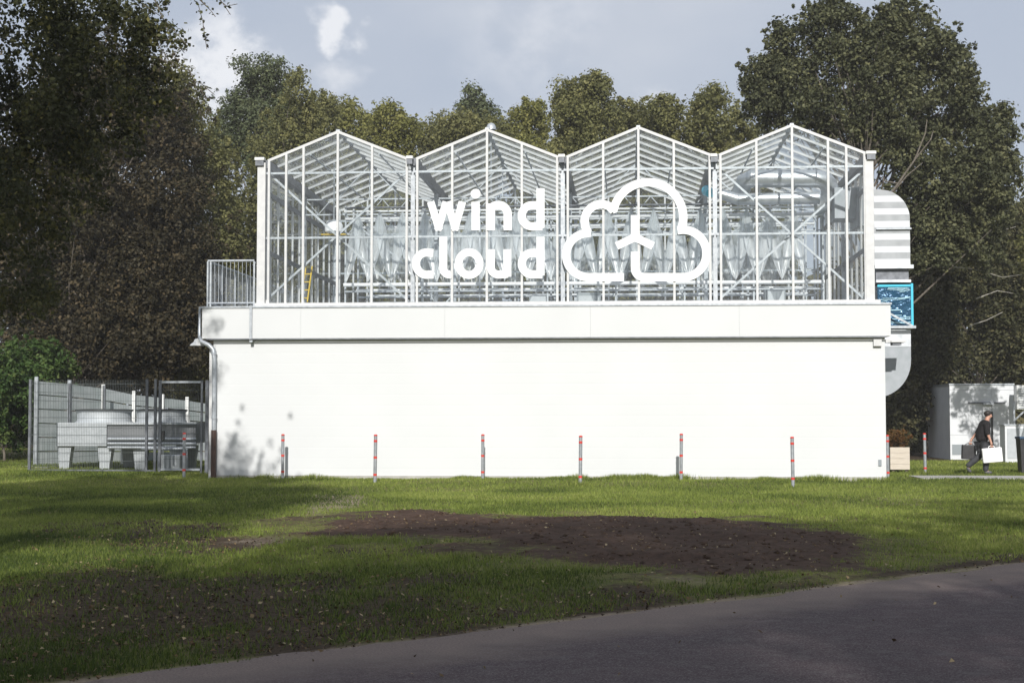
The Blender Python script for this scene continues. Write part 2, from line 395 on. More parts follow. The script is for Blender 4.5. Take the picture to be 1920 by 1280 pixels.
xs = np.unique(np.concatenate([np.arange(-16, 13, .16), np.arange(-60, -16, 1.5), np.arange(13, 60, 1.5), [-900, -500, -250, -120, -80, 80, 120, 250, 500, 900]]))
ys = np.unique(np.concatenate([np.arange(7, 48, .16), np.arange(-60, 7, 1.5), np.arange(48, 110, 1.5), [-900, -500, -200, -100, 130, 180, 300, 600, 1200]]))
X, Y = np.meshgrid(xs, ys); x, y = X.ravel(), Y.ravel()
nx, ny = len(xs), len(ys); idx = np.arange(nx*ny).reshape(ny, nx)
GF = np.stack([idx[:-1, :-1].ravel(), idx[:-1, 1:].ravel(), idx[1:, 1:].ravel(), idx[1:, :-1].ravel()], 1)
near = (x > -17) & (x < 14) & (y > 6) & (y < 50)
so = np.zeros(len(x)); li = np.zeros(len(x)); sa = np.zeros(len(x))
so[near] = soil_f(x[near], y[near]); li[near] = litter_f(x[near], y[near]); sa[near] = sand_f(x[near], y[near])
far_dirt = np.clip(1-np.abs(y-57)/6, 0, 1)*np.clip((-12-x)/3, 0, 1)*(.3+fbm(x*.3, y*.3, 77))*1.6; li = np.maximum(li, np.clip(far_dirt, 0, 1)); sa = np.maximum(sa, np.clip(far_dirt-.3, 0, 1))
wood_floor = np.clip((y-58)/6, 0, 1); li = np.maximum(li, wood_floor)
z = gz(x, y)+so*(fbm(x*1.5, y*1.5, 51)*.10+vnoise(x*7, y*7, 52)*.035)

gm = bpy.data.materials.new('lawn_ground'); gm.use_nodes = True; t = gm.node_tree; b = t.nodes['Principled BSDF']; b.inputs['Roughness'].default_value = .95; b.inputs['Specular IOR Level'].default_value = .15
def gn(tp, **k):
    n = t.nodes.new(tp)
    for a_, v_ in k.items(): setattr(n, a_, v_)
    return n
def gnoise(sc, det=6, rough=.6, st=(1,1,1)):
    c = gn('ShaderNodeTexCoord'); mp = gn('ShaderNodeMapping'); mp.inputs['Scale'].default_value = st
    n = gn('ShaderNodeTexNoise'); n.inputs['Scale'].default_value = sc; n.inputs['Detail'].default_value = det; n.inputs['Roughness'].default_value = rough
    t.links.new(c.outputs['Object'], mp.inputs[0]); t.links.new(mp.outputs[0], n.inputs['Vector']); return n.outputs['Fac']
def gmix(f, a_, b_):
    m_ = gn('ShaderNodeMix', data_type='RGBA')
    for s_, v_ in ((0, f), (6, a_), (7, b_)):
        if isinstance(v_, tuple): m_.inputs[s_].default_value = (*v_, 1)
        elif isinstance(v_, float): m_.inputs[s_].default_value = v_
        else: t.links.new(v_, m_.inputs[s_])
    return m_.outputs[2]
def grange(s_, a_, b_, c_=0., d_=1.):
    m_ = gn('ShaderNodeMapRange'); m_.inputs[1].default_value = a_; m_.inputs[2].default_value = b_; m_.inputs[3].default_value = c_; m_.inputs[4].default_value = d_
    t.links.new(s_, m_.inputs[0]); return m_.outputs[0]
def gattr(nm, lo=.35, hi=.65, nsc=9.):
    a_ = gn('ShaderNodeAttribute'); a_.attribute_name = nm
    ad = gn('ShaderNodeMath', operation='ADD'); sb = gn('ShaderNodeMath', operation='SUBTRACT'); sb.inputs[1].default_value = .5
    t.links.new(gnoise(nsc), sb.inputs[0]); t.links.new(a_.outputs['Fac'], ad.inputs[0]); t.links.new(sb.outputs[0], ad.inputs[1])
    return grange(ad.outputs[0], lo, hi)
gc = gmix(grange(gnoise(1.2), .35, .65), (.1, .12, .033), (.22, .22, .06))
gc = gmix(grange(gnoise(35.), .4, .7), gc, (.085, .07, .032))
gc = gmix(gattr('litter', .3, .75), gc, gmix(grange(gnoise(14.), .35, .65), (.036, .026, .016), (.078, .054, .033)))
gc = gmix(gattr('sand', .35, .8), gc, gmix(grange(gnoise(22.), .35, .65), (.22, .17, .12), (.3, .25, .19)))
gc = gmix(gattr('soil', .35, .6), gc, gmix(grange(gnoise(8.), .35, .65), (.045, .027, .018), (.09, .056, .04)))
t.links.new(gc, b.inputs['Base Color'])
bp = gn('ShaderNodeBump'); bp.inputs['Strength'].default_value = .8; bp.inputs['Distance'].default_value = .03
t.links.new(gnoise(28., 8, .65), bp.inputs['Height']); t.links.new(bp.outputs[0], b.inputs['Normal'])
g = npmesh('ground', np.stack([x, y, z], 1), GF, gm, None, {'soil': so, 'litter': li, 'sand': sa}, 'structure', True)
tag(g, 'uneven lawn with a patch of bare dark soil')

# road
rm = bpy.data.materials.new('worn_asphalt'); rm.use_nodes = True; t = rm.node_tree; b = t.nodes['Principled BSDF']; b.inputs['Roughness'].default_value = .85; b.inputs['Specular IOR Level'].default_value = .3
a_ = gn('ShaderNodeAttribute'); a_.attribute_name = 'edge'
ad = gn('ShaderNodeMath', operation='MULTIPLY_ADD'); ad.inputs[1].default_value = .9
t.links.new(gnoise(1.3, 5, .55, (1, 1, 1)), ad.inputs[0]); t.links.new(a_.outputs['Fac'], ad.inputs[2])
rc = gmix(grange(gnoise(1.1, 4), .3, .7), (.043, .026, .031), (.07, .043, .047))
rc = gmix(grange(gnoise(5., 5, .6, (1, 1, 1)), .5, .75), rc, (.1, .083, .083))
rc = gmix(grange(gnoise(70., 3, .8), .48, .62), rc, (.15, .13, .13))
rc = gmix(grange(ad.outputs[0], .6, 1.15), rc, gmix(grange(gnoise(60., 3, .7), .35, .65), (.15, .115, .1), (.24, .19, .165)))
t.links.new(rc, b.inputs['Base Color'])
bp = gn('ShaderNodeBump'); bp.inputs['Strength'].default_value = .9; bp.inputs['Distance'].default_value = .015
t.links.new(gnoise(75., 4, .75), bp.inputs['Height']); t.links.new(bp.outputs[0], b.inputs['Normal'])
ss = np.concatenate([np.arange(-150, -14, 4), np.arange(-14, 22, .12), np.arange(22, 200, 4)]); ws = np.array([0, .08, .2, .35, .5, .7, 1, 1.4, 2, 3, 4, 5, 6.4])
SS, WW = np.meshgrid(ss, ws, indexing='ij')
rag = (fbm(SS*1.3, SS*0+3, 61)-.5)*.28+(vnoise(SS*6, SS*0, 62)-.5)*.07
off = WW+rag*np.clip(1-WW/.8, 0, 1)
rx = RA.x+RD.x*SS+RN.x*off; ry = RA.y+RD.y*SS+RN.y*off; rz = .012+.012*np.clip(WW/1.5, 0, 1)-.01*(WW == 0)
k0 = np.arange(SS.size).reshape(SS.shape)
RF = np.stack([k0[:-1, :-1].ravel(), k0[:-1, 1:].ravel(), k0[1:, 1:].ravel(), k0[1:, :-1].ravel()], 1)
o = npmesh('road', np.stack([rx.ravel(), ry.ravel(), rz.ravel()], 1), RF, rm, None, {'edge': np.clip(1-WW/1.5, 0, 1).ravel()}, 'structure', True)
tag(o, 'dark asphalt road crossing the foreground with pale worn edge')
# footpath on the right
mb = MB(); mb.box(7.7, 40, 41.75, 43.75, -.1, .035)
mb.build('path', M['concrete'], None, kind='structure')

# grass
def scatter(n, dmin, dmax, pw=.0):
    u = rng.random(n)
    d = dmin*(dmax/dmin)**u                       # thins out with distance
    xx = (rng.random(n)*2-1)*(d*.345+.4)-d*.0757
    return xx, d
def blades(n, dmin, dmax, hgt, wid, accept):
    xx, d = scatter(n, dmin, dmax); keep = accept(xx, d); xx, d = xx[keep], d[keep]; n = len(xx)
    zz = gz(xx, d)+soil_f(xx, d)*.03; sc = (d/13)**.62
    h = hgt*(.55+.9*rng.random(n))*(.8+.5*fbm(xx*.9, d*.9, 71))*(1+(d-10)/90); w = wid*sc*(.7+.6*rng.random(n)); a = rng.random(n)*2*PI
    lean = (rng.random(n)*.9)*h; la = rng.random(n)*2*PI
    c, s = np.cos(a)*w/2, np.sin(a)*w/2
    V = np.empty((n, 3, 3)); V[:, 0] = np.stack([xx-c, d-s, zz-.004], 1); V[:, 1] = np.stack([xx+c, d+s, zz-.004], 1)
    V[:, 2] = np.stack([xx+np.cos(la)*lean, d+np.sin(la)*lean, zz+h], 1)
    tint = np.clip(fbm(xx*.5, d*.35, 72)*.9+rng.random(n)*.5-.28-.2*np.clip((22-d)/6, 0, 1), 0, 1)  # blades coloured darker nearest the camera, deepening the foreground shade
    return V.reshape(-1, 3), np.arange(3*n).reshape(-1, 3), np.repeat(tint, 3)
def acc(xx, d):
    p = 1-.97*soil_f(xx, d)-.9*np.clip(litter_f(xx, d)*(.35+1.5*fbm(xx*4.5, d*3, 91)), 0, 1)-.8*sand_f(xx, d)
    p *= (road_s(xx, d) < -.02+(fbm(xx*1.3, d*1.3, 73)-.5)*.3)
    p *= ~((d > 40.45) & (xx > -11.3) & (xx < 6.75)) & ~((xx > 7.6) & (d > 41.7) & (d < 43.8))
    return rng.random(len(xx)) < p*(.3+1.2*fbm(xx*1.1, d*.8, 74))
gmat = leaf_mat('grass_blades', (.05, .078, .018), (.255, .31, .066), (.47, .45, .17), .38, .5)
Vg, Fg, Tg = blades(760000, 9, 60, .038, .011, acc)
# longer unmown tufts along the foot of the wall and round the bollards
n = 26000; xx = rng.uniform(-11.3, 6.8, n); d = 40.5-.35*rng.random(n)**1.5; k = rng.random(n) < np.clip((fbm(xx*1.1, xx*0, 81)-.35)*3, .08, 1); xx, d = xx[k], d[k]
bx = np.array([gr(*q).x for q in ((703, 908), (1088, 911), (1487, 913), (1735, 892), (1665, 900))]); by = np.array([gr(*q).y for q in ((703, 908), (1088, 911), (1487, 913), (1735, 892), (1665, 900))])
j_ = rng.integers(0, 5, 1500); xx = np.concatenate([xx, bx[j_]+rng.normal(size=1500)*.12]); d = np.concatenate([d, by[j_]+rng.normal(size=1500)*.12]); n = len(xx)
h = rng.uniform(.04, .15, n)*(.5+vnoise(xx*2.3, xx*0, 82)); w = .022; an = rng.random(n)*PI; ln = rng.normal(size=(n, 2))*.3*h[:, None]; zz = gz(xx, d)
V2 = np.stack([np.stack([xx-np.cos(an)*w/2, d-np.sin(an)*w/2, zz], 1), np.stack([xx+np.cos(an)*w/2, d+np.sin(an)*w/2, zz], 1), np.stack([xx+ln[:, 0], d+ln[:, 1], zz+h], 1)], 1).reshape(-1, 3)
Fg = np.concatenate([Fg, np.arange(3*n).reshape(-1, 3)+len(Vg)]); Vg = np.concatenate([Vg, V2]); Tg = np.concatenate([Tg, np.repeat(rng.uniform(.1, .8, n), 3)])
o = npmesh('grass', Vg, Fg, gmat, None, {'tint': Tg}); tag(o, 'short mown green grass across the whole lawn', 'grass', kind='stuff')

# soil clods
n = 16000; xx, d = scatter(n, 14, 30); k = rng.random(n) < (soil_f(xx, d)-.55)*1.6; xx, d = xx[k], d[k]; n = len(xx)
oc = np.array([[1,0,0],[-1,0,0],[0,1,0],[0,-1,0],[0,0,1],[0,0,-1]], float); of = np.array([[0,2,4],[2,1,4],[1,3,4],[3,0,4],[2,0,5],[1,2,5],[3,1,5],[0,3,5]])
r_ = .009+.032*rng.random(n)**4; zz = gz(xx, d)+fbm(xx*1.5, d*1.5, 51)*.10*soil_f(xx, d)+.015
V = oc[None]*r_[:, None, None]*(.6+.8*rng.random((n, 6, 1)))*np.array([1.3, 1.3, .8]) + np.stack([xx, d, zz], 1)[:, None]
clm = leaf_mat('soil_clods', (.05, .032, .022), (.085, .055, .038), (.12, .085, .06), 0., .95)
o = npmesh('soil_clods', V.reshape(-1, 3), (of[None]+6*np.arange(n)[:, None, None]).reshape(-1, 3), clm, None, {'tint': np.repeat(rng.random(n), 6)})
tag(o, 'crumbly dark clods scattered over the bare soil patch', 'soil', kind='stuff')
# dark leaf litter and thatch between the blades
n = 60000; xx, d = scatter(n, 9, 34); k = (rng.random(n) < litter_f(xx, d)*.9) & (road_s(xx, d) < .05); xx, d = xx[k], d[k]; n = len(xx)
s_ = (.008+.014*rng.random(n))*(d/12)**.5; V = rng.normal(size=(n, 3, 3))*np.array([1, 1, .35]); V = V/np.linalg.norm(V, axis=2, keepdims=True)*s_[:, None, None]
V += np.stack([xx, d, gz(xx, d)+.012], 1)[:, None]
ltm = leaf_mat('leaf_litter', (.018, .012, .008), (.06, .038, .022), (.2, .14, .08), .05, .85)
o = npmesh('leaf_litter', V.reshape(-1, 3), np.arange(3*n).reshape(-1, 3), ltm, None, {'tint': np.repeat(rng.random(n)**1.3, 3)})
tag(o, 'dark brown crumbled leaf litter in the thin parts of the lawn', 'leaf litter', kind='stuff')
# fallen leaves
n = 9000; xx, d = scatter(n, 9, 42); k = (rng.random(n) < .12+.75*litter_f(xx, d)+.2*soil_f(xx, d)) & (d < 40.3) & ((road_s(xx, d) < .15) | (rng.random(n) < .07)); xx, d = xx[k], d[k]; n = len(xx)
s_ = .01+.016*rng.random(n); a = rng.random(n)*2*PI; tl_ = (rng.random((n, 4))-.3)*.03
q = np.array([[1, 0], [0, .6], [-1, 0], [0, -.6]])
px_ = xx[:, None]+s_[:, None]*(q[:, 0]*np.cos(a)[:, None]-q[:, 1]*np.sin(a)[:, None]); py_ = d[:, None]+s_[:, None]*(q[:, 0]*np.sin(a)[:, None]+q[:, 1]*np.cos(a)[:, None])
pz_ = gz(xx, d)[:, None]+.032+tl_+soil_f(xx, d)[:, None]*.05
lfm = leaf_mat('fallen_leaf', (.07, .045, .025), (.18, .12, .055), (.4, .33, .2), .15, .7)
o = npmesh('fallen_leaves', np.stack([px_, py_, pz_], 2).reshape(-1, 3), np.arange(4*n).reshape(-1, 4), lfm, None, {'tint': np.repeat(rng.random(n), 4)})
tag(o, 'small dry fallen leaves strewn over the lawn and road edge', 'leaves', kind='stuff')

# ------------------------------------------------------------------ white building
WF = 40.72                                   # front face of the wall
WL, WR = at(398, 880, WF).x, at(1662, 880, WF).x
WB = WF+12
FB, FT = 3.74, 4.58
FL, FR = at(379, 600, 40.56).x, at(1670, 600, 40.56).x
bd = thing('equipment_building', ((WL+WR)/2, WF, 0), 'long low white panelled building carrying the glasshouse on its flat roof', 'building')
mb = MB(); mb.box(WL, WR, WF, WF+.15, -.3, FB+.05); mb.build('front_wall', M['wall'], bd)
mb = MB(); mb.box(WL, WR, WB-.15, WB, -.3, FB+.05); mb.build('rear_wall', M['wall'], bd)
mb = MB(); mb.box(WL, WL+.15, WF+.153, WB-.153, -.3, FB+.05); mb.build('side_wall', M['wall'], bd)
mb = MB(); mb.box(WR-.15, WR, WF+.153, WB-.153, -.3, FB+.05); mb.build('side_wall', M['wall'], bd)
mb = MB(); mb.box(WL-.12, WL-.006, WF+.05, WF+.14, -.2, 3.5); mb.build('door_rail', M['frame'], bd)
js = [FL] + [at(q, 600, 40.56).x for q in (564, 834, 1107, 1386)] + [FR]
for i in range(5):
    mb = MB(); mb.box(js[i]+(.0015 if i else 0), js[i+1]-(.0015 if i < 4 else 0), 40.56, 40.66, FB, FT-.03); mb.build('fascia_panel', M['fascia'], bd)
mb = MB(); mb.box(FL, FL+.1, 40.663, WB+.15, FB, FT-.03); mb.build('side_fascia', M['fascia'], bd)
mb = MB(); mb.box(FR-.1, FR, 40.663, WB+.15, FB, FT-.03); mb.build('side_fascia', M['fascia'], bd)
mb = MB(); mb.box(FL+.1, FR-.1, 40.665, WF-.003, FB+.02, FB+.05); mb.build('soffit', M['zinc_dark'], bd)
mb = MB(); mb.box(FL-.03, FR+.03, 40.53, WB+.16, FT-.03+.003, FT+.02); mb.build('roof_deck', M['zinc'], bd)
mb = MB(); mb.box(FL+.12, FR-.12, 40.535, 40.555, FB-.035, FB-.004); mb.build('shadow_strip', M['zinc_dark'], bd)  # dark strip standing in for the thin shadow line below the fascia
mb = MB(); mb.box(WL+.02, WR-.02, WF-.025, WF-.002, -.02, .1); mb.build('plinth_strip', M['concrete'], bd)
# narrow vertical rail on the left fascia
p = at(470, 600, 40.5); mb = MB(); mb.box(p.x-.035, p.x+.035, 40.49, 40.527, FB-.02, FT+.03).box(p.x-.03, p.x+.05, 40.5, 40.70, FB-.1, FB-.05)
mb.build('fascia_rail', M['zinc'], bd)
p = at(1650, 867, WF-.02); mb = MB(); mb.box(p.x-.04, p.x+.04, WF-.03, WF-.004, p.z-.08, p.z+.08); mb.build('wall_plate', M['greyplate'], bd)

# ------------------------------------------------------------------ greenhouse
GY, GD, NB = 40.76, 10.2, 4
G0, PW = -9.79, 4.02
ZS, ZM, ZR, ZG, ZP = 4.67, 6.45, 8.2, 8.54, 9.28
gh = thing('greenhouse', (G0+PW*2, GY, FT+.02), 'four gabled glasshouse with white bars standing on the white building', 'greenhouse')
RX = [G0+PW*(i+.5) for i in range(NB)]; GX = [G0+PW*i for i in range(NB+1)]
GI = .14                                    # gutter half gap between bays
def zslope(dx): return ZP-(ZP-ZG)*abs(dx)/(PW/2-GI)
mb = MB(); mb.box(G0-.2, GX[4]+.22, GY-.12, GY+.1, FT+.02+.002, ZS+.02); mb.build('sill', M['frame'], gh)
mb = MB(); mb.box(G0-.2, GX[4]+.22, GY+GD-.1, GY+GD+.1, FT+.02+.002, ZS+.02); mb.build('sill', M['frame'], gh)
def pane(pts, m=M['glass']):
    mb = MB(); mb.add(pts, [tuple(range(len(pts)))]); mb.build('pane', m, gh)
for face, (yy, w_) in enumerate(((GY, .06), (GY+GD, .055))):
    for bI in range(NB):
        offs = [-1.87, -.93, 0, .93, 1.87]
        if bI == 0: offs.insert(1, -1.40)
        if bI == 3: offs.insert(4, 1.40)
        for q in offs:
            mb = MB(); zt = zslope(q)
            mb.box(RX[bI]+q-w_/2, RX[bI]+q+w_/2, yy-.04, yy+.05, ZS+.02, zt-.02); mb.build('mullion', M['frame'], gh)
        for z_, nm in ((ZM, 'transom'), (ZR, 'transom')):
            mb = MB(); mb.box(GX[bI]+.03, GX[bI+1]-.03, yy+.055, yy+.105, z_-.025, z_+.03); mb.build(nm, M['zinc'], gh)
        for i in range(len(offs)-1):
            a0, a1 = RX[bI]+offs[i], RX[bI]+offs[i+1]
            for z0, z1 in ((ZS+.02, ZM), (ZM, ZR)):
                pane([(a0, yy, z0), (a1, yy, z0), (a1, yy, z1), (a0, yy, z1)])
            pane([(a0, yy, ZR), (a1, yy, ZR), (a1, yy, zslope(offs[i+1])), (a0, yy, zslope(offs[i]))])
        for sgn in (-1, 1):
            mb = MB(); mb.bar((RX[bI]+sgn*(PW/2-GI+.03), yy, ZG-.01), (RX[bI], yy, ZP+.01), .07, .07, (0, 0, 1)); mb.build('gable_bar', M['frame'], gh)
NR = 10
for bI in range(NB):
    for sgn in (-1, 1):
        xe = RX[bI]+sgn*(PW/2-GI)
        for k_ in range(1, NR):
            yb = GY+GD*k_/NR
            mb = MB(); mb.bar((xe, yb, ZG), (RX[bI]+sgn*.02, yb, ZP), .04, .06); mb.build('roof_bar', M['barw'], gh)
        for k_ in range(NR):
            y0, y1 = GY+GD*k_/NR, GY+GD*(k_+1)/NR
            pane([(xe, y0, ZG+.03), (xe, y1, ZG+.03), (RX[bI], y1, ZP+.03), (RX[bI], y0, ZP+.03)], M['roofglass'])
        # ventilation flap frame on part of the slope
        xv = RX[bI]+sgn*.95
        mb = MB(); mb.bar((xv, GY+1, zslope(.95)-.05), (xv, GY+GD-.4, zslope(.95)-.05), .035); mb.build('purlin', M['zinc'], gh)
    mb = MB(); mb.box(RX[bI]-.05, RX[bI]+.05, GY-.03, GY+GD, ZP+.0, ZP+.07); mb.build('ridge_beam', M['zinc'], gh)
for i, gx in enumerate(GX):
    mb = MB()
    if 0 < i < 4: mb.add([(gx+a, yv, z_) for yv in (GY+.06, GY+GD) for a, z_ in ((-.13, ZG+.03), (.13, ZG+.03), (.07, ZG-.17), (-.07, ZG-.17))], [(0,1,2,3), (7,6,5,4), (0,4,5,1), (1,5,6,2), (2,6,7,3), (3,7,4,0)])
    else: mb.box(gx-.12, gx+.12, GY+.06, GY+GD, ZG-.2, ZG+.02)
    mb.build('gutter', M['zinc_dark'], gh)
    for fy in (.16, 5.1, GD-.1):
        mb = MB(); mb.box(gx-.055, gx+.055, GY+fy-.02, GY+fy+.08, FT+.025, ZG-.2); mb.build('column', M['zinc'], gh)
for fy in (5.1, GD-.15):                    # trellis girders across the bays
    for bI in range(NB):
        a0, a1 = GX[bI]+.06, GX[bI+1]-.06; yb = GY+fy
        mb = MB(); mb.box(a0, a1, yb-.02, yb+.02, ZR-.02, ZR+.02); mb.build('girder_chord', M['zinc'], gh)
        mb = MB(); mb.box(a0, a1, yb-.02, yb+.02, 7.72, 7.76); mb.build('girder_chord', M['zinc'], gh)
        mb = MB(); n_ = 10
        for k_ in range(n_):
            u0 = a0+(a1-a0)*k_/n_; u1 = a0+(a1-a0)*(k_+1)/n_
            mb.bar((u0, yb, 7.75 if k_ % 2 else ZR), (u1, yb, ZR if k_ % 2 else 7.75), .022)
        mb.build('girder_web', M['zinc'], gh)
for bI in range(NB):                        # trusses on the ridge posts
    for fy in (5.1,):
        mb = MB(); mb.bar((RX[bI], GY+fy, ZR), (RX[bI], GY+fy, ZP), .03); mb.bar((RX[bI]-1, GY+fy, ZR), (RX[bI], GY+fy, ZP-.05), .025); mb.bar((RX[bI]+1, GY+fy, ZR), (RX[bI], GY+fy, ZP-.05), .025)
        mb.build('ridge_prop', M['zinc'], gh)
# glazed side walls with their bars
for sx, gx in ((-1, GX[0]-.03), (1, GX[4]+.03)):
    for k_ in range(1, 11):
        yb = GY+GD*k_/11
        mb = MB(); mb.box(gx-.03, gx+.03, yb-.025, yb+.025, ZS, ZG-.2); mb.build('side_mullion', M['frame'], gh)
    for k_ in range(11):
        y0, y1 = GY+GD*k_/11, GY+GD*(k_+1)/11
        for z0, z1 in ((ZS, ZM), (ZM, ZG-.2)): pane([(gx, y0, z0), (gx, y1, z0), (gx, y1, z1), (gx, y0, z1)])
    for z_, m_ in ((ZM-.35, 'zinc_dark'), (7.7, 'zinc_dark')):
        mb = MB(); mb.box(gx-.07-.0*sx, gx-.032, GY+.1, GY+GD-.1, z_-.06, z_+.06) if sx > 0 else mb.box(gx+.032, gx+.07, GY+.1, GY+GD-.1, z_-.06, z_+.06)
        mb.build('side_rail', M[m_], gh)
    mb = MB(); mb.box(gx-.1*sx-.02, gx-.1*sx+.02, GY+.1, GY+GD-.1, ZS, ZS+.12); mb.build('side_base', M['frame'], gh)
xl0, xl1 = at(482, 440, GY-.06).x, at(497, 440, GY-.06).x
mb = MB(); mb.box(xl0, xl1, GY-.07, GY+.12, FT+.022, at(490, 306, GY).z); mb.build('corner_panel', M['frame'], gh)
xr0, xr1 = at(1623, 440, GY-.06).x, at(1639, 440, GY-.06).x
mb = MB(); mb.box(xr0, xr1, GY-.07, GY+.12, FT+.022, at(1630, 300, GY).z); mb.build('corner_panel', M['frame'], gh)
# wind braces behind the front glass
def brace(a, b, yy=GY+.24, w=.055):
    A, B = at(*a, yy), at(*b, yy); mb = MB(); mb.bar(A, B, w, .05, (0, 1, 0)); mb.build('brace', M['zinc'], gh)
brace((502, 323), (767, 565)); brace((764, 322), (500, 562), GY+.31)
brace((1350, 318), (1622, 562)); brace((1622, 316), (1350, 560), GY+.31)
brace((766, 495), (815, 565), GY+5.0, .04); brace((880, 520), (815, 590), GY+5.1, .04)
brace((643, 400), (765, 500), GY+4.9, .05); brace((1340, 330), (1440, 420), GY+5, .04)

# sign: two words and the cloud emblem
sg = thing('lettering_sign', (at(1050, 440, 40.6).x, 40.6, 6), 'large white lower case two word lettering and cloud outline emblem on the glass front', 'sign')
def zp(zx, zy, _c={}):
    q = at(760+zx/3.2, 220+zy/3.2, 40.62); return (q.x, q.z)
SCL = (zp(1000, 500)[0]-zp(900, 500)[0])/100
_k = [0]
def glyph(name, strokes, w=49, extra=None):
    mb = MB()
    for st in strokes:
        _k[0] += 1; e = .0013*(_k[0] % 5)
        ww = w
        if isinstance(st, dict): ww = st['w']; st = st['p']
        mb.stroke([zp(*q) for q in st], ww*SCL, 40.685-e, 40.71)
    if extra:
        cx, cy, r_ = extra; c_ = zp(cx, cy); mb.prismy([(c_[0]+r_*SCL*math.cos(2*PI*i/28), c_[1]+r_*SCL*math.sin(2*PI*i/28)) for i in range(28)], 40.684, 40.71)
    o = mb.build(name, M['white'], sg); return o
def arc(cx, cy, rx, ry, a0, a1, n=22): return [(cx+rx*math.cos(R(a0+(a1-a0)*i/n)), cy-ry*math.sin(R(a0+(a1-a0)*i/n))) for i in range(n+1)]
glyph('letter', [[(150, 505), (202, 676)], [(192, 676), (244, 505)], [(250, 505), (302, 676)], [(292, 676), (341, 505)]], 45)
glyph('letter', [[(420, 505), (420, 676)]], 50, (420, 457, 30))
glyph('letter', [[(512, 515), (512, 676)], arc(556, 580, 57, 56, 140, 0)+[(613, 676)]], 50)
glyph('letter', [[(810, 425), (810, 662)], [(822, 526)]+arc(758, 589, 60, 63, 92, 268)+[(822, 652)]], 49)
glyph('letter', [[(166, 812)]+arc(126, 876, 64, 67, 78, 282)+[(168, 942)]], 49)
glyph('letter', [[(226, 715), (226, 900)]+arc(262, 905, 36, 36, 180, 285, 8)], 48)
glyph('letter', [arc(381, 876, 63, 68, 0, 360, 40)], 48)
glyph('letter', [[(512, 790), (512, 895)]+arc(560, 895, 49, 47, 180, 270, 10)+[(612, 938)], [(611, 790), (611, 955)]], 48)
glyph('letter', [[(810, 715), (810, 947)], [(822, 812)]+arc(758, 876, 60, 64, 92, 268)+[(822, 941)]], 49)
glyph('cloud_outline', [[(1312, 957), (1105, 957)]+arc(1098, 825, 133, 132, 265, 96, 30)+[(1112, 690)],
                        [(1095, 692), (1078, 650)]+arc(1176, 622, 101, 102, 180, 62, 22)+[(1250, 560)],
                        [(1240, 553)]+arc(1456, 600, 212, 212, 166, -22, 44),
                        [(1634, 676)]+arc(1668, 815, 140, 142, 98, -90, 34)+[(1440, 957)]+arc(1432, 903, 54, 54, 270, 180, 12)+[(1378, 805)]], 50)
glyph('turbine_blade', [[(1378, 585), (1378, 735)]], 50)
glyph('turbine_blade', [[(1390, 712), (1267, 770)]], 48)
glyph('turbine_blade', [[(1366, 712), (1487, 770)]], 48)

# ------------------------------------------------------------------ inside the glasshouse: film bags on racks
def film_mesh(seed):
    rg = random.Random(seed); V = []; F = []
    H = 2.05; sp = .66
    for sgn in (-1, 1):
        rows = 14; cols = 6; base = len(V)
        for i in range(rows):
            t_ = i/(rows-1); w_ = .03+.36*math.sin(PI*min(1, t_*1.02))**.75*(1-.35*t_)
            cx = sgn*sp*.5*(t_**1.5); zc = -H*t_
            for j in range(cols):
                u_ = j/(cols-1)-.5
                V.append((cx+u_*w_*1.0, .16*math.sin(PI*t_)*math.cos(PI*u_)+.03*math.sin(9*u_+5*t_+seed)+rg.uniform(-.008, .008), zc+rg.uniform(-.01, .01)))
        F += [(base+i*cols+j, base+i*cols+j+1, base+(i+1)*cols+j+1, base+(i+1)*cols+j) for i in range(rows-1) for j in range(cols-1)]
    return V, F
film_meshes = []
for s_ in range(4):
    V, F = film_mesh(s_); me = bpy.data.meshes.new('film_bag'); me.from_pydata(V, [], F); me.materials.append(M['film'])
    me.polygons.foreach_set('use_smooth', [True]*len(F)); film_meshes.append(me)
film_back = []
for me in film_meshes:
    m2 = me.copy(); m2.materials.clear(); m2.materials.append(M['filmthin']); film_back.append(m2)
for ri, (yy, lab, n_) in enumerate(((44.3, 'front', 21), (46.4, 'second', 22), (48.6, 'rear', 22))):
    xa = at(645, 400, 44.3).x
    xb = at(1545, 400, 44.3).x
    zt = 7.62; zb = 5.5
    rk = thing('film_rack', ((xa+xb)/2, yy, FT+.02), {'front': 'long pipe rack with hanging film bags nearest the glass front', 'second': 'middle pipe rack of hanging film bags inside the glasshouse', 'rear': 'pipe rack of hanging film bags furthest from the glass front'}[lab], 'rack')
    for dz, dy, r_, m_ in ((0, 0, .03, 'pipewhite'), (-.18, .25, .045, 'pipewhite'), (.12, .12, .03, 'zinc_dark'), (-2.14, 0, .055, 'pipewhite'), (-2.32, .2, .03, 'zinc')):
        mb = MB(); mb.tube([(xa, yy+dy, zt+dz), (xb, yy+dy, zt+dz)], r_, 8); mb.build('rail', M[m_], rk, True)
    k_ = 0; xx_ = xa
    while xx_ <= xb+.01:
        mb = MB(); mb.box(xx_-.025, xx_+.025, yy+.26, yy+.31, FT+.02, zt+.2); mb.build('post', M['zinc'], rk); xx_ += (xb-xa)/7
    for k_ in range(int((xb-xa)/.66)):
        o = bpy.data.objects.new('film_bag', (film_back if ri else film_meshes)[(k_*3+ri) % 4]); COL.objects.link(o); o.location = (xa+.4+k_*.66, yy-.03*(k_ % 2), zt-.02)
        o.scale = (1, 1, .97+.05*random.random())
        tag(o, {'front': 'clear plastic film bag hanging from the rack nearest the glass front', 'second': 'clear plastic film bag hanging from the middle rack', 'rear': 'clear plastic film bag hanging from the rack furthest inside'}[lab], 'film bag', 'plastic film bags on the '+lab+' rack')

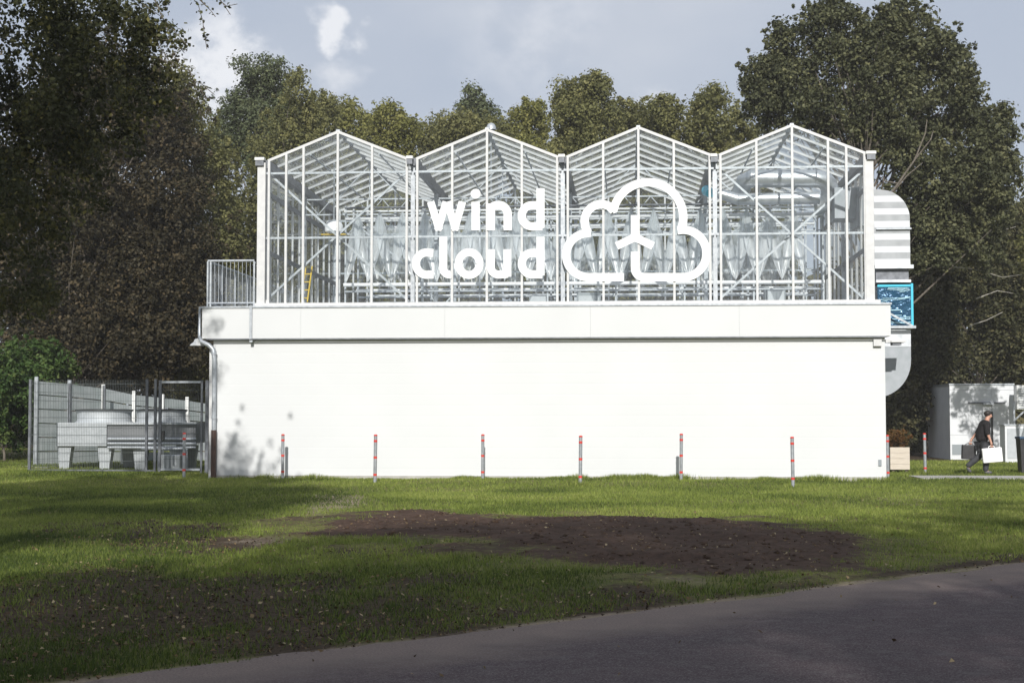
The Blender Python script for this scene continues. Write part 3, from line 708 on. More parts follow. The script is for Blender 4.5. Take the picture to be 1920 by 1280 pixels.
# round ducts in the right bay
def duct_mat_ring(mb, a, b, r, n=4):
    a, b = Vector(a), Vector(b)
    for i in range(n+1):
        p = a.lerp(b, i/n); d = (b-a).normalized()*.02; mb.tube([p-d, p+d], r*1.05, 20)
DY = 43.2
ud = thing('ventilation_duct', at(1470, 340, DY), 'fat silver round air duct looping under the right hand gable', 'duct')
A, B = at(1408, 335, DY), at(1530, 335, DY); r_ = .25
mb = MB(); pts = [A, B] + [Vector((B.x+.42*math.sin(R(q)), DY+.42*(1-math.cos(R(q)))*.6, B.z-.36*(1-math.cos(R(q))))) for q in range(20, 181, 20)]
mb.tube([A+Vector((-.25, .5, -.3)), A+Vector((-.16, .15, -.06))]+pts, r_, 20); mb.build('bent_pipe', M['duct'], ud, True)
mb = MB(); duct_mat_ring(mb, A, B, r_, 3); mb.build('joint_band', M['duct'], ud, True)
ld = thing('ventilation_duct', at(1460, 372, DY), 'lower silver round air duct running level above the racks', 'duct')
A, B = at(1345, 362, DY-.1), at(1384, 374, DY-.1); C_ = at(1535, 371, DY-.1)
mb = MB(); mb.tube([A, B, C_], [.14, .17, .17], 18); mb.build('straight_pipe', M['duct'], ld, True)
mb = MB(); duct_mat_ring(mb, B, C_, .17, 4); mb.build('joint_band', M['zinc'], ld, True)
p = at(1327, 357, DY-.1); mb = MB(); mb.tube([(p.x, DY+.3, p.z+.05), (p.x+.06, DY-.2, p.z-.1)], [.16, .12], 14); mb.build('blue_sleeve', M['bluetape'], ld, True)
sq = thing('duct_transition', at(1565, 385, DY), 'flat grey square duct meeting the right glass side wall', 'duct')
a, b_ = at(1537, 355, DY), at(1614, 418, DY)
mb = MB(); mb.box(b_.x-.75, b_.x-.12, DY-.3, DY+.7, b_.z+.1, a.z); mb.build('square_box', M['duct_matte'], sq)
mb = MB(); mb.box(b_.x-.15, 6.75, DY-.5, DY+.9, b_.z-.12, a.z-.02); mb.build('wall_sleeve', M['duct_matte'], sq)
# small things inside
lp = thing('air_heater', at(626, 430, 44), 'white rounded heater hanging behind the left cross brace', 'heater')
p = at(626, 428, 44); mb = MB(); mb.lathe(p, [(.05, .24), (.2, .2), (.27, .08), (.26, -.1), (.18, -.16), (.05, -.17)], 16); mb.build('housing', M['pipewhite'], lp, True)
mb = MB(); mb.tube([p+Vector((0, 0, .2)), p+Vector((0, 0, 2.0))], .02, 6); mb.build('hanger', M['zinc'], lp)
mb = MB(); mb.box(p.x-.36, p.x+.36, 43.9, 44.1, p.z-.2, p.z-.17); mb.build('tray', M['yellow'], lp)
ld2 = thing('step_ladder', at(580, 560, 43.6), 'yellow ladder leaning inside the left bay', 'ladder')
A = at(577, 498, 43.8); zf = FT+.03
for q in (-.09, .09):
    mb = MB(); mb.bar((A.x+q-.05, 43.4, zf), (A.x+q, 44.0, A.z), .035); mb.build('rail', M['yellow'], ld2)
for i in range(5):
    z_ = zf+.2+i*.24; yy = 43.4+.6*(z_-zf)/(A.z-zf); mb = MB(); mb.bar((A.x-.1, yy, z_), (A.x+.07, yy, z_), .03); mb.build('rung', M['yellow'], ld2)
tb = thing('white_tank', at(655, 560, 42.6), 'low white trough behind the glass at the left ridge', 'tank')
mb = MB(); a = at(618, 560, 42.6); b_ = at(660, 560, 42.6); mb.box(a.x, b_.x, 42.4, 43.6, zf, zf+.2); mb.build('trough', M['pipewhite'], tb)
for i, (px, lab, w_) in enumerate(((1010, 'grey box standing under the film bags left of the emblem', .5), (1105, 'grey pump cabinet under the emblem inside the glass', .7), (1450, 'grey control cabinet behind the glass in the right bay', .6))):
    p = at(px, 560, 46); cb = thing('equipment_cabinet', (p.x, 46, zf), lab, 'cabinet')
    mb = MB(); mb.box(p.x-w_/2, p.x+w_/2, 45.4, 45.9, zf+.05, zf+.6+.1*i); mb.build('body', M['greyplate'] if i else M['coolerbody'], cb, bevel=.01)
    mb = MB(); mb.box(p.x-w_/2+.05, p.x+w_/2-.05, 45.37, 45.396, zf+.12, zf+.5+.1*i); mb.build('door', M['coolerbody'], cb)

# floodlights and sensor on the gutters
for px, py, lab in ((487, 299, 'small floodlight at the top left corner of the glasshouse'), (1633, 287, 'small floodlight at the top right corner of the glasshouse'),
                    (768, 296, 'small lamp in the valley between the first and second gable'), (1053, 293, 'small lamp in the valley between the second and third gable'), (1338, 292, 'small lamp in the valley between the third and fourth gable')):
    p = at(px, py, GY-.1); big_ = px in (487, 1633); w_ = .13 if big_ else .09
    fl = thing('floodlight', (p.x, p.y, p.z-.1), lab, 'lamp', 'floodlights along the gutters')
    mb = MB(); mb.box(p.x-w_, p.x+w_, GY-.16, GY+.04, p.z-.03, p.z+.05); mb.build('housing', M['lampwhite'], fl, bevel=.008)
    mb = MB(); mb.box(p.x-w_*.85, p.x+w_*.85, GY-.14, GY+.03, p.z-.17, p.z-.033); mb.build('mount', M['zinc_dark'], fl)
ws_ = thing('weather_sensor', at(921, 238, GY+GD), 'small pale dome sensor behind the second ridge', 'sensor')
p = at(921, 238, GY+GD); mb = MB(); mb.lathe((p.x, p.y, p.z-.1), [(.17, 0), (.16, .1), (.11, .19), (.03, .23)], 14); mb.build('dome', M['zinc'], ws_, True)
mb = MB(); mb.tube([(p.x, p.y, ZP-.2), (p.x, p.y, p.z-.1)], .03, 6); mb.build('mast', M['zinc'], ws_)

# ------------------------------------------------------------------ big exterior duct at the right
EY, ED = 42.4, 1.3
xd = thing('exterior_duct', (at(1676, 500, EY).x, EY, 2.5), 'tall ribbed metal duct curving down the right side of the building', 'duct')
x1 = at(1707, 500, EY).x; x0 = at(1640, 500, EY).x; zt = at(1680, 355, EY).z; Rr = .8
def xarc(z_):                                   # right outline of the rounded top
    if z_ <= zt-Rr: return x1
    return x1-Rr+math.sqrt(max(0, Rr**2-(z_-(zt-Rr))**2))
zz_ = at(1680, 497, EY).z; nb = 12; edges = [zt-(zt-zz_)*i/nb for i in range(nb+1)]
for i in range(nb):
    zh, zl = edges[i], edges[i+1]; mb = MB(); tilt = .011 if i % 2 else -.011
    m_ = 5; up = [(xarc(zh-(zh-zl)*j/m_), zh-(zh-zl)*j/m_) for j in range(m_+1)]
    vs = []; 
    for (xx_, z_) in up:
        fy = EY+tilt*((z_-zl)/(zh-zl)-.5)*2
        vs += [(x0, fy, z_), (xx_, fy, z_), (xx_, EY+ED, z_), (x0, EY+ED, z_)]
    fs = [(4*j+q, 4*j+(q+1) % 4, 4*j+4+(q+1) % 4, 4*j+4+q) for j in range(m_) for q in range(4)]+[(0,1,2,3), tuple(4*m_+q for q in (3,2,1,0))]
    mb.add(vs, fs); mb.build('ribbed_segment', M['rib'], xd)
def flange(py, w0=1641, w1=1713, h=.05, m='duct'):
    a = at(w0, py, EY-.06); b_ = at(w1, py, EY-.06); mb = MB(); mb.box(a.x, b_.x, EY-.07, EY+ED+.05, a.z-h, a.z+h); mb.build('flange', M[m], xd)
flange(429, 1643, 1709, .02, 'zinc'); flange(500)
a, b_ = at(1643, 503, EY), at(1707, 525, EY); mb = MB(); mb.box(a.x, b_.x-.03, EY+.08, EY+ED-.1, b_.z, a.z); mb.build('damper', M['zinc_dark'], xd)
flange(527, 1643, 1708, .035)
a, b_ = at(1645, 533, EY), at(1709, 610, EY)
mb = MB(); mb.box(a.x, b_.x, EY, EY+ED, b_.z, a.z-.02); mb.build('wrapped_box', M['bluefilm'], xd, bevel=.02)
mb = MB(); mb.box(b_.x-.005, b_.x+.055, EY-.015, EY+.1, b_.z, a.z+.02); mb.build('corner_tape', M['bluetape'], xd)
mb = MB(); mb.box(a.x, b_.x-.01, EY-.02, EY-.003, a.z-.07, a.z-.01); mb.build('edge_tape', M['bluetape'], xd)
mb = MB(); rg = random.Random(3)
for i in range(20):
    z_ = rg.uniform(b_.z+.03, a.z-.1); xa_ = rg.uniform(a.x, b_.x-.3); ln = rg.uniform(.15, .6)
    mb.bar((xa_, EY-.008-.0007*i, z_), (min(xa_+ln, b_.x-.02), EY-.008-.0007*i, z_+rg.uniform(-.06, .06)), .005, rg.uniform(.006, .022))
mb.build('pale_streak', M['bluestreak'], xd, kind='stuff')  # pale blue streaks laid over the wrapped box
flange(613, 1668, 1716, .03)
a, b_ = at(1664, 628, EY), at(1708, 650, EY); mb = MB(); mb.box(WR+.02, b_.x, EY+.0, EY+ED, b_.z, a.z+.15); mb.build('neck', M['duct'], xd)
zc = b_.z-.003; rl = at(1708, 650, EY).x-WR-.01
zlow = at(1665, 745, EY).z; hh = zc-zlow
poly = [(WR+.01, zc), (b_.x, zc)] + [(b_.x, zc-.35)] + [(WR+.01+(b_.x-WR-.01)*math.cos(R(q)), zc-.35-(hh-.35)*math.sin(R(q))) for q in range(8, 89, 8)] + [(WR+.01, zlow)]
mb = MB(); mb.prismy(poly, EY+.01, EY+ED); mb.build('lower_elbow', M['duct_matte'], xd)
mb = MB(); A = at(1645, 575, EY-.2); B = at(1711, 611, EY-.2); mb.bar(A, B, .05); mb.build('support_strut', M['zinc'], xd)
mb = MB(); a = at(1668, 612, EY-.2); mb.box(a.x, at(1717, 612, EY-.2).x, EY-.25, EY-.19, a.z-.05, a.z+.02); mb.build('support_arm', M['zinc'], xd)
# flood light / camera under the right eave
cm = thing('eave_lamp', at(1672, 645, 41.2), 'white lamp bracketed beneath the right end of the roof edge', 'lamp')
p = at(1650, 640, 40.6); mb = MB(); mb.box(p.x-.16, p.x+.05, 40.62, 40.71, p.z-.12, p.z+.07); mb.build('junction_box', M['frame'], cm, bevel=.008)
p = at(1679, 640, 41.4); mb = MB(); mb.box(WR+.005, p.x+.18, 41.3, 41.6, p.z-.03, p.z+.05).box(p.x-.14, p.x+.24, 41.2, 41.7, p.z-.03, p.z+.012); mb.build('lamp_arm', M['frame'], cm)
mb = MB(); mb.box(p.x-.1, p.x+.13, 41.25, 41.6, p.z-.1, p.z-.033); mb.build('lens', M['zinc_dark'], cm)

# ------------------------------------------------------------------ roof railing, drain pipe, lamp
rl_ = thing('roof_railing', (FL+.6, 41.0, FT+.02), 'galvanised balustrade round the roof terrace left of the glasshouse', 'railing')
ry0 = 40.85; xa, xb = at(390, 487, ry0).x, at(477, 487, ry0).x; zt = at(430, 489, ry0).z; zb = at(430, 568, ry0).z
mb = MB(); mb.tube([(xa, ry0, zt), (xb, ry0, zt)], .03, 8); mb.build('handrail', M['zinc'], rl_, True)
mb = MB(); mb.tube([(xa, ry0, zb), (xb, ry0, zb)], .02, 8); mb.build('bottom_rail', M['zinc'], rl_, True)
for xx_ in (xa, xa+.08, xb):
    mb = MB(); mb.box(xx_-.022, xx_+.022, ry0-.022, ry0+.022, FT+.02, zt-.02); mb.build('post', M['zinc'], rl_)
for i in range(1, 11):
    xx_ = xa+.08+(xb-xa-.08)*i/11; mb = MB(); mb.tube([(xx_, ry0, zb), (xx_, ry0, zt-.02)], .009, 6, False); mb.build('baluster', M['zinc'], rl_)
mb = MB(); mb.tube([(xa, ry0+.05, zt-.003), (xa, WB-.3, zt-.003)], .03, 8); mb.build('handrail', M['zinc'], rl_, True)
mb = MB(); mb.tube([(xa, ry0+.05, zb-.003), (xa, WB-.3, zb-.003)], .02, 8); mb.build('bottom_rail', M['zinc'], rl_, True)
for i in range(1, 9):
    yy = ry0+(WB-.3-ry0)*i/8; mb = MB(); mb.box(xa-.022, xa+.022, yy-.022, yy+.022, FT+.02, zt-.02); mb.build('post', M['zinc'], rl_)
mb = MB()
for i in range(1, 88):
    yy = ry0+(WB-.3-ry0)*i/88; mb.tube([(xa, yy, zb), (xa, yy, zt-.02)], .008, 5, False)
mb.build('side_balusters', M['zinc'], rl_, kind='stuff')

dp = thing('drain_pipe', at(400, 885, 40.55), 'galvanised drain pipe bending under the roof edge with brown foot', 'drain pipe')
q1 = [at(375, 575, 40.8), at(374, 630, 40.75), at(378, 640, 40.65), at(392, 647, 40.6), at(400, 655, 40.6), at(402, 675, 40.6), at(401, 808, 40.6)]
mb = MB(); mb.tube(q1, [.035, .045, .06, .065, .065, .06, .06], 12); mb.build('pipe', M['zinc'], dp, True)
a = at(401, 806, 40.6); mb = MB(); mb.tube([a, (a.x, a.y, .0)], .075, 12); mb.build('foot_pipe', M['brown_pipe'], dp, True)
for py in (665, 785):
    a = at(401, py, 40.6); mb = MB(); mb.tube([a, a+Vector((0, 0, .06))], .075, 12); mb.build('clamp', M['zinc'], dp, True)
bl = thing('bell_lamp', at(368, 640, 40.9), 'white bell shaped wall lamp under the left roof edge', 'lamp')
p = at(369, 648, 40.9); mb = MB(); mb.lathe(p, [(.19, 0), (.17, .04), (.09, .1), (.06, .17), (.03, .19)], 18); mb.build('shade', M['lampwhite'], bl, True)
mb = MB(); mb.tube([p+Vector((0, 0, .17)), p+Vector((.02, .1, .22)), (WL+.02, 41.1, p.z+.2)], .018, 6); mb.build('arm', M['zinc'], bl, True)

# ------------------------------------------------------------------ bollards
BL = [(530, 893, 'first bollard from the left against the white wall'), (703, 908, 'second bollard from the left, below the left gable valley'),
      (905, 900, 'bollard below the sign lettering'), (1088, 911, 'bollard below the left end of the cloud emblem'),
      (1277, 903, 'bollard below the right part of the cloud emblem'), (1487, 913, 'bollard below the ridge of the last gable'),
      (1665, 900, 'at the building corner beside the planter'), (1735, 892, 'bollard standing by the footpath between planter and hut'),
      (345, 889, 'shaded bollard in front of the metal fence gate')]
b0 = None
for i, (px, py, lab) in enumerate(BL):
    p = gr(px, py)
    if p.y > 40.1 and px < 1600: p = at(px, py, 40.1)
    p.z = float(gz(p.x, p.y)) - .01
    lab2 = 'grey steel post with red bands, '+lab
    if b0 is None:
        b0 = thing('bollard', p, lab2, 'bollard', 'red banded steel bollards along the building'); q = p
        mb = MB(); mb.tube([(q.x, q.y, q.z-.1), (q.x, q.y, q.z+1.17)], .042, 16); mb.build('post', M['bollard'], b0, True)
        mb = MB(); mb.lathe((q.x, q.y, q.z+1.17), [(.046, 0), (.046, .02), (.034, .035), (.01, .04)], 16); mb.build('cap', M['red'], b0, True)
        for z_ in (.2, .62, 1.02):
            mb = MB(); mb.lathe((q.x, q.y, q.z+z_), [(.0455, 0), (.0455, .055)], 16); mb.build('red_band', M['red'], b0, True)
    else:
        c = copy_tree(b0, lab2); c.location = p
        c.rotation_euler = (R(random.uniform(-.7, .7)), R(random.uniform(-.9, .9)), random.random()*3)

# ------------------------------------------------------------------ left enclosure
FY = 44.2
fn = thing('mesh_fence', (at(170, 880, FY).x, FY, 0), 'grey wire mesh fence with posts in front of the cooler', 'fence')
x0, x1 = at(56, 800, FY).x, at(290, 800, FY).x; zt = at(170, 712, FY).z
def post(par, px, yy, ztop, w=.07, m='zinc_dark', name='post'):
    p = at(px, 800, yy); mb = MB(); mb.box(p.x-w/2, p.x+w/2, yy-w/2, yy+w/2, -.05, ztop); return mb.build(name, M[m], par)
for px in (56, 275, 291): post(fn, px, FY, zt+.02)
def wires(par, xa, xb, yy, zt_, zb_=.12, vs_=.05, hs=.25):
    mb = MB(); n_ = int((xb-xa)/vs_)
    for i in range(n_+1): xx_ = xa+i*vs_; mb.bar((xx_, yy, zb_), (xx_, yy, zt_), .006)
    z_ = zb_
    while z_ <= zt_: mb.bar((xa, yy-.007, z_), (xb, yy-.007, z_), .009); z_ += hs
    o = mb.build('wire_mesh', M['wire'], par, kind='stuff'); return o
wires(fn, x0, at(275, 800, FY).x, FY, zt)
mb = MB(); mb.bar((x0, FY-.02, .1), (x1, FY-.02, .1), .04); mb.build('bottom_bar', M['zinc_dark'], fn)
gt = thing('fence_gate', (at(335, 880, FY).x, FY, 0), 'framed metal gate in the mesh fence beside the drain pipe', 'gate')
for px, w_ in ((300, .08), (378, .06), (388, .09)): post(gt, px, FY+.02, at(300, 714, FY).z+.02, w_, 'zinc_dark', 'stile')
gx0, gx1 = at(302, 800, FY).x, at(377, 800, FY).x; gzt = at(330, 716, FY).z
mb = MB(); mb.box(gx0, gx1, FY-.01, FY+.05, gzt-.03, gzt+.03); mb.build('top_rail', M['zinc'], gt)
mb = MB(); mb.box(gx0, gx1, FY-.01, FY+.05, .1, .16); mb.build('bottom_rail', M['zinc'], gt)
mb = MB(); mb.box(gx0+.04, gx0+.1, FY-.06, FY+.06, 1.0, 1.25); mb.build('lock_box', M['black'], gt)
wires(gt, gx0+.05, gx1-.05, FY+.03, gzt-.04, .18)
# fence end running back from the left post
f2 = thing('mesh_fence', (x0, FY+3, 0), 'grey wire fence end running back from the leftmost fence post', 'fence')
for yy in (FY+3.2, FY+6.4): mb = MB(); mb.box(x0-.04, x0+.04, yy-.04, yy+.04, -.05, zt-.02); mb.build('post', M['zinc_dark'], f2)
mb = MB()
for i in range(1, 64): mb.bar((x0, FY+.1*i, .12), (x0, FY+.1*i, zt-.02), .006)
for i in range(11): mb.bar((x0, FY+.05, .15+.25*i), (x0, FY+6.4, .15+.25*i), .008)
mb.build('wire_mesh', M['wire'], f2, kind='stuff')
# back fence with privacy panels
A, B = at(62, 712, 49), at(388, 755, 55); bf = thing('privacy_fence', (A.x, A.y, 0), 'long grey panelled fence with pale posts receding behind the cooler', 'fence')
PT = [(70, 712), (132, 718), (195, 726), (252, 738), (306, 744), (352, 749), (390, 755)]
def onl(px, py):                                # the fence line in plan, hit by the column px
    lo, hi = 46., 60.
    for _ in range(40):
        m_ = (lo+hi)/2; P_ = at(px, py, m_); L_ = A.x+(B.x-A.x)*(m_-A.y)/(B.y-A.y)
        if (P_.x-L_)*((at(px, py, hi).x)-(A.x+(B.x-A.x)*(hi-A.y)/(B.y-A.y))) > 0: hi = m_
        else: lo = m_
    return at(px, py, (lo+hi)/2)
tops = [onl(*q) for q in PT]
for i, tp in enumerate(tops):
    mb = MB(); mb.box(tp.x-.055, tp.x+.055, tp.y-.1, tp.y-.02, -.1, tp.z+.1); mb.build('post', M['lampwhite'] if i > 1 else M['zinc'], bf)
    if i < len(tops)-1:
        q_ = tops[i+1]; nrow = 6
        for r__ in range(nrow):
            f0, f1 = r__/nrow, (r__+1)/nrow
            za0, za1 = .1+(tp.z-.1)*f0, .1+(tp.z-.1)*f1-.04; zb0, zb1 = .1+(q_.z-.1)*f0, .1+(q_.z-.1)*f1-.04
            o_ = .012*((r__+i) % 2)
            mb = MB(); vs = [(tp.x, tp.y-o_, za0), (q_.x, q_.y-o_, zb0), (q_.x, q_.y-o_, zb1), (tp.x, tp.y-o_, za1)]; vs += [(v[0], v[1]+.04, v[2]) for v in vs]
            mb.add(vs, [(0,1,2,3), (7,6,5,4), (0,4,5,1), (1,5,6,2), (2,6,7,3), (3,7,4,0)]); mb.build('infill_strip', M['screenpanel'], bf)
# dry cooler
CY = 46.4
dc = thing('dry_cooler', (at(235, 860, CY).x, CY, 0), 'large galvanised air cooler on legs behind the mesh fence', 'cooler')
xa, xm, xb = at(106, 815, CY).x, at(200, 815, CY).x, at(366, 815, CY).x; zt = at(150, 792, CY).z; zb = at(150, 836, CY).z
mb = MB(); mb.box(xa, xm, CY, CY+2.2, zb, zt); mb.build('end_housing', M['coolerbody'], dc, bevel=.01)
mb = MB(); mb.box(xm+.003, xb, CY+.06, CY+2.2, zb+.1, zt-.003); mb.build('coil_housing', M['coil'], dc)
mb = MB(); mb.box(xm+.003, xb+.03, CY-.02, CY+.05, zt-.06, zt+.01); mb.build('top_edge', M['coolerbody'], dc)
for z_, r_ in ((zb+.22, .05), (zb+.08, .05), (zb-.04, .045)):
    mb = MB(); mb.tube([(xm+.05, CY-.03, z_), (xb+.04, CY-.03, z_)], r_, 10); mb.build('header_pipe', M['zinc'], dc, True)
for px0, px1, yy in ((144, 248, CY+1.1), (256, 350, CY+1.1)):
    a, b_ = at(px0, 780, yy).x, at(px1, 780, yy).x; c = (a+b_)/2; r_ = (b_-a)/2
    mb = MB(); mb.lathe((c, yy, zt), [(r_, 0), (r_*.93, .08), (r_*.93, .32), (r_*.99, .36)], 28); mb.build('fan_shroud', M['coolerbody'], dc, True)
    mb = MB(); mb.lathe((c, yy, zt+.363), [(r_*1.0, 0), (r_*1.0, .04), (r_*.8, .06)], 28); mb.build('fan_guard', M['black'], dc, True)
for px, yy in ((120, CY+.1), (196, CY+.1), (240, CY+1.9), (262, CY+.1), (330, CY+.1), (355, CY+1.9)):
    p = at(px, 860, yy); mb = MB(); w0, w1 = .22, .14
    vs = [(p.x-w0, yy, zb), (p.x+w0, yy, zb), (p.x+w0, yy+.3, zb), (p.x-w0, yy+.3, zb), (p.x-w1, yy, 0), (p.x+w1, yy, 0), (p.x+w1, yy+.25, 0), (p.x-w1, yy+.25, 0)]
    mb.add(vs, [(0,1,2,3), (7,6,5,4), (0,4,5,1), (1,5,6,2), (2,6,7,3), (3,7,4,0)]); mb.build('leg', M['coolerbody'], dc)
mb = MB(); p = at(250, 800, CY+2.3)
dc2 = thing('dry_cooler', (at(300, 860, 50.6).x, 50.6, 0), 'second paler cooler with round fans half hidden behind the first', 'cooler')
a, b_ = at(225, 820, 50.4).x, at(350, 820, 50.4).x
mb.box(a, b_, 50.2, 52, .75, 1.45); mb.build('housing', M['lampwhite'], dc2, bevel=.01)
for px0, px1 in ((250, 292), (310, 350)):
    xa_, xb_ = at(px0, 780, 50.6).x, at(px1, 780, 50.6).x; mb = MB(); mb.lathe(((xa_+xb_)/2, 51, 1.453), [((xb_-xa_)/2, 0), ((xb_-xa_)/2*.95, .3)], 24); mb.build('fan_shroud', M['lampwhite'], dc2, True)
for px in (235, 340):
    p = at(px, 860, 50.3); mb = MB(); mb.box(p.x-.15, p.x+.15, 50.25, 50.6, 0, .747); mb.build('leg', M['lampwhite'], dc2)
pk = thing('pump_unit', (at(310, 870, 45.6).x, 45.6, 0), 'low grey pump box under the cooler seen through the gate', 'pump')
p = at(320, 860, 45.7); mb = MB(); mb.box(p.x-.35, p.x+.35, 45.5, 46.1, .05, .52); mb.build('casing', M['coolerbody'], pk, bevel=.02)
mb = MB(); mb.tube([(p.x+.5, 45.7, .1), (p.x+.5, 45.7, .7), (p.x-.9, 45.7, .7)], .04, 8); mb.build('pipework', M['zinc'], pk, True)
for i, (px, py, lab) in enumerate(((58, 875, 'pale concrete slab lying left of the fence post'), (80, 877, 'pale concrete slab lying just inside the mesh fence'))):
    p = gr(px, py+4); mb = MB(); c_ = Matrix.Translation((p.x, p.y, .05)) @ Matrix.Rotation(.2*i-.1, 4, 'Z'); mb.box(-.22, .22, -.2, .2, -.06, .05, c_)
    o = mb.build('concrete_slab', M['concrete'], None, bevel=.01); tag(o, lab, 'slab', 'loose concrete slabs')

# ------------------------------------------------------------------ right background: planter, hut, cabinet, unit
PY = 47.5
a, b_ = at(1669, 838, PY), at(1706, 880, PY)
pl = thing('planter_box', ((a.x+b_.x)/2, PY+.3, 0), 'cream wooden planter box with shrub beside the building corner', 'planter')
for i in range(4):
    z0 = b_.z+(a.z-b_.z)*i/4; mb = MB(); mb.box(a.x, b_.x, PY, PY+.04, z0+.003, z0+(a.z-b_.z)/4-.003); mb.build('board', M['wood'], pl)
mb = MB(); mb.box(a.x+.01, b_.x-.01, PY+.043, PY+.7, b_.z+.02, a.z-.02); mb.build('inner_box', M['wood'], pl)
for q in (a.x+.06, b_.x-.12): mb = MB(); mb.box(q, q+.07, PY+.05, PY+.12, -.02, b_.z+.02); mb.build('foot', M['bark'], pl)

HY = 62.
a, b_ = at(1780, 719, HY), at(1903, 858, HY)
ht = thing('garden_hut', ((a.x+b_.x)/2, HY, 0), 'grey panelled flat roofed hut in dappled shade behind the man', 'hut')
mb = MB(); mb.box(a.x+.02, b_.x-.02, HY+.043, HY+4.6, -.05, a.z-.06); mb.build('body', M['hut'], ht)
mb = MB(); mb.box(a.x-.02, b_.x+.02, HY-.04, HY+4.65, a.z-.057, a.z+.0); mb.build('roof', M['zinc'], ht)
d0, d1 = at(1815, 755, HY), at(1861, 858, HY)
seg = [a.x, d0.x, d1.x, b_.x]; rows_ = [(0., at(1780, 815, HY).z), (at(1780, 815, HY).z, at(1780, 766, HY).z), (at(1780, 766, HY).z, at(1780, 731, HY).z), (at(1780, 731, HY).z, a.z-.06)]
for i in range(3):
    for j, (z0, z1) in enumerate(rows_):
        if i == 1 and j < 3 and z0 < d0.z:
            if j < 2: continue
            z0 = d0.z
        mb = MB(); mb.box(seg[i]+.004, seg[i+1]-.004, HY, HY+.04, z0+.004, z1-.004); mb.build('wall_panel', M['hut'], ht)
mb = MB(); mb.box(d0.x+.03, d1.x-.03, HY+.01, HY+.04, .02, d0.z-.03); dr = mb.build('door', M['hut'], ht)
mb = MB(); mb.box(d0.x, d1.x+.5, HY-.03, HY-.003, d0.z-.03, d0.z+.03); mb.build('door_header', M['zinc_dark'], ht)
mb = MB(); mb.box(d1.x-.04, d1.x+.03, HY-.05, HY-.004, .3, d0.z-.35); mb.build('door_bar', M['black'], ht)
p = at(1852, 757, HY); mb = MB(); mb.box(p.x-.2, p.x+.2, HY-.14, HY-.035, p.z-.03, p.z+.05); mb.build('light_box', M['zinc'], ht)
p = at(1795, 840, HY); mb = MB(); mb.box(p.x-.2, p.x+.2, HY-.02, HY-.002, p.z-.25, p.z+.15); mb.build('vent_cover', M['greyplate'], ht)
for px, py, m_ in ((1812, 772, 0),):
    pass
UY = 61.
a, b_ = at(1906, 722, UY), at(1950, 767, UY); au = thing('wall_air_unit', ((a.x+b_.x)/2, UY, 2), 'white slatted air conditioning unit mounted high right of the hut', 'air conditioner')
mb = MB(); mb.box(a.x, b_.x, UY, UY+.4, b_.z, a.z); mb.build('casing', M['lampwhite'], au, bevel=.01)
for i in range(9): z_ = b_.z+(a.z-b_.z)*(i+.7)/10; mb = MB(); mb.box(a.x+.06, b_.x-.05, UY-.02, UY-.003, z_-.025, z_+.01); mb.build('slat', M['zinc'], au)
mb = MB(); q = at(1905, 786, UY); mb.bar((q.x-.1, UY+.1, q.z-.1), (a.x+.35, UY+.1, b_.z-.02), .06).bar((q.x-.05, UY+.1, 0), (q.x-.05, UY+.1, b_.z+.3), .07); mb.build('bracket', M['zinc'], au)
KY = 58.
a, b_ = at(1884, 795, KY), at(1935, 861, KY); kc = thing('grey_cabinet', ((a.x+b_.x)/2, KY, 0), 'low grey utility cabinet in front of the hut at the right', 'cabinet')
mb = MB(); mb.box(a.x, b_.x, KY, KY+.8, -.03, a.z-.05); mb.build('body', M['hut'], kc, bevel=.01)
mb = MB(); mb.box(a.x-.03, b_.x+.03, KY-.03, KY+.85, a.z-.047, a.z); mb.build('lid', M['zinc'], kc)
mb = MB(); mb.box(a.x+.08, a.x+.85, KY-.02, KY-.003, .15, a.z-.15); mb.build('door', M['coolerbody'], kc)
BY = 46.5
a, b_ = at(1912, 815, BY), at(1950, 888, BY); tb = thing('rubbish_bin', ((a.x+b_.x)/2, BY, 0), 'black bin with blue lid cut by the right picture edge', 'bin')
mb = MB(); vs = [(a.x+.05, BY, 0), (b_.x-.05, BY, 0), (b_.x-.05, BY+.45, 0), (a.x+.05, BY+.45, 0), (a.x, BY-.04, a.z-.12), (b_.x, BY-.04, a.z-.12), (b_.x, BY+.5, a.z-.12), (a.x, BY+.5, a.z-.12)]
mb.add(vs, [(0,1,2,3), (7,6,5,4), (0,4,5,1), (1,5,6,2), (2,6,7,3), (3,7,4,0)]); mb.build('body', M['black'], tb)
mb = MB(); mb.box(a.x-.02, b_.x+.02, BY-.07, BY+.53, a.z-.117, a.z-.05); mb.build('lid', mat('blue_lid', (.02, .06, .12), .4), tb, bevel=.01)

# ------------------------------------------------------------------ walking man
PO = gr(1846, 889); PO.z = float(gz(PO.x, PO.y)); SC_ = 1.0
def skin_part(name, pts, edges, radii, m, parent, root=0, lv=2):
    me = bpy.data.meshes.new(name); me.from_pydata([tuple(Vector(p)*SC_+PO) for p in pts], edges, [])
    o = bpy.data.objects.new(name, me); COL.objects.link(o)
    md = o.modifiers.new('skin', 'SKIN'); md.use_smooth_shade = True
    sk = me.skin_vertices[0].data
    for i, r_ in enumerate(radii):
        sk[i].radius = r_ if isinstance(r_, tuple) else (r_, r_); sk[i].use_root = (i == root)
    ss_ = o.modifiers.new('sub', 'SUBSURF'); ss_.levels = lv; ss_.render_levels = lv
    dg = bpy.context.evaluated_depsgraph_get(); m2 = bpy.data.meshes.new_from_object(o.evaluated_get(dg), depsgraph=dg)
    bpy.data.objects.remove(o); m2.materials.clear(); m2.materials.append(m)
    m2.polygons.foreach_set('use_smooth', [True]*len(m2.polygons))
    return put(name, m2, parent)
ps = thing('person', PO, 'man in black shirt and dark trousers walking with white case and black bag', 'person')
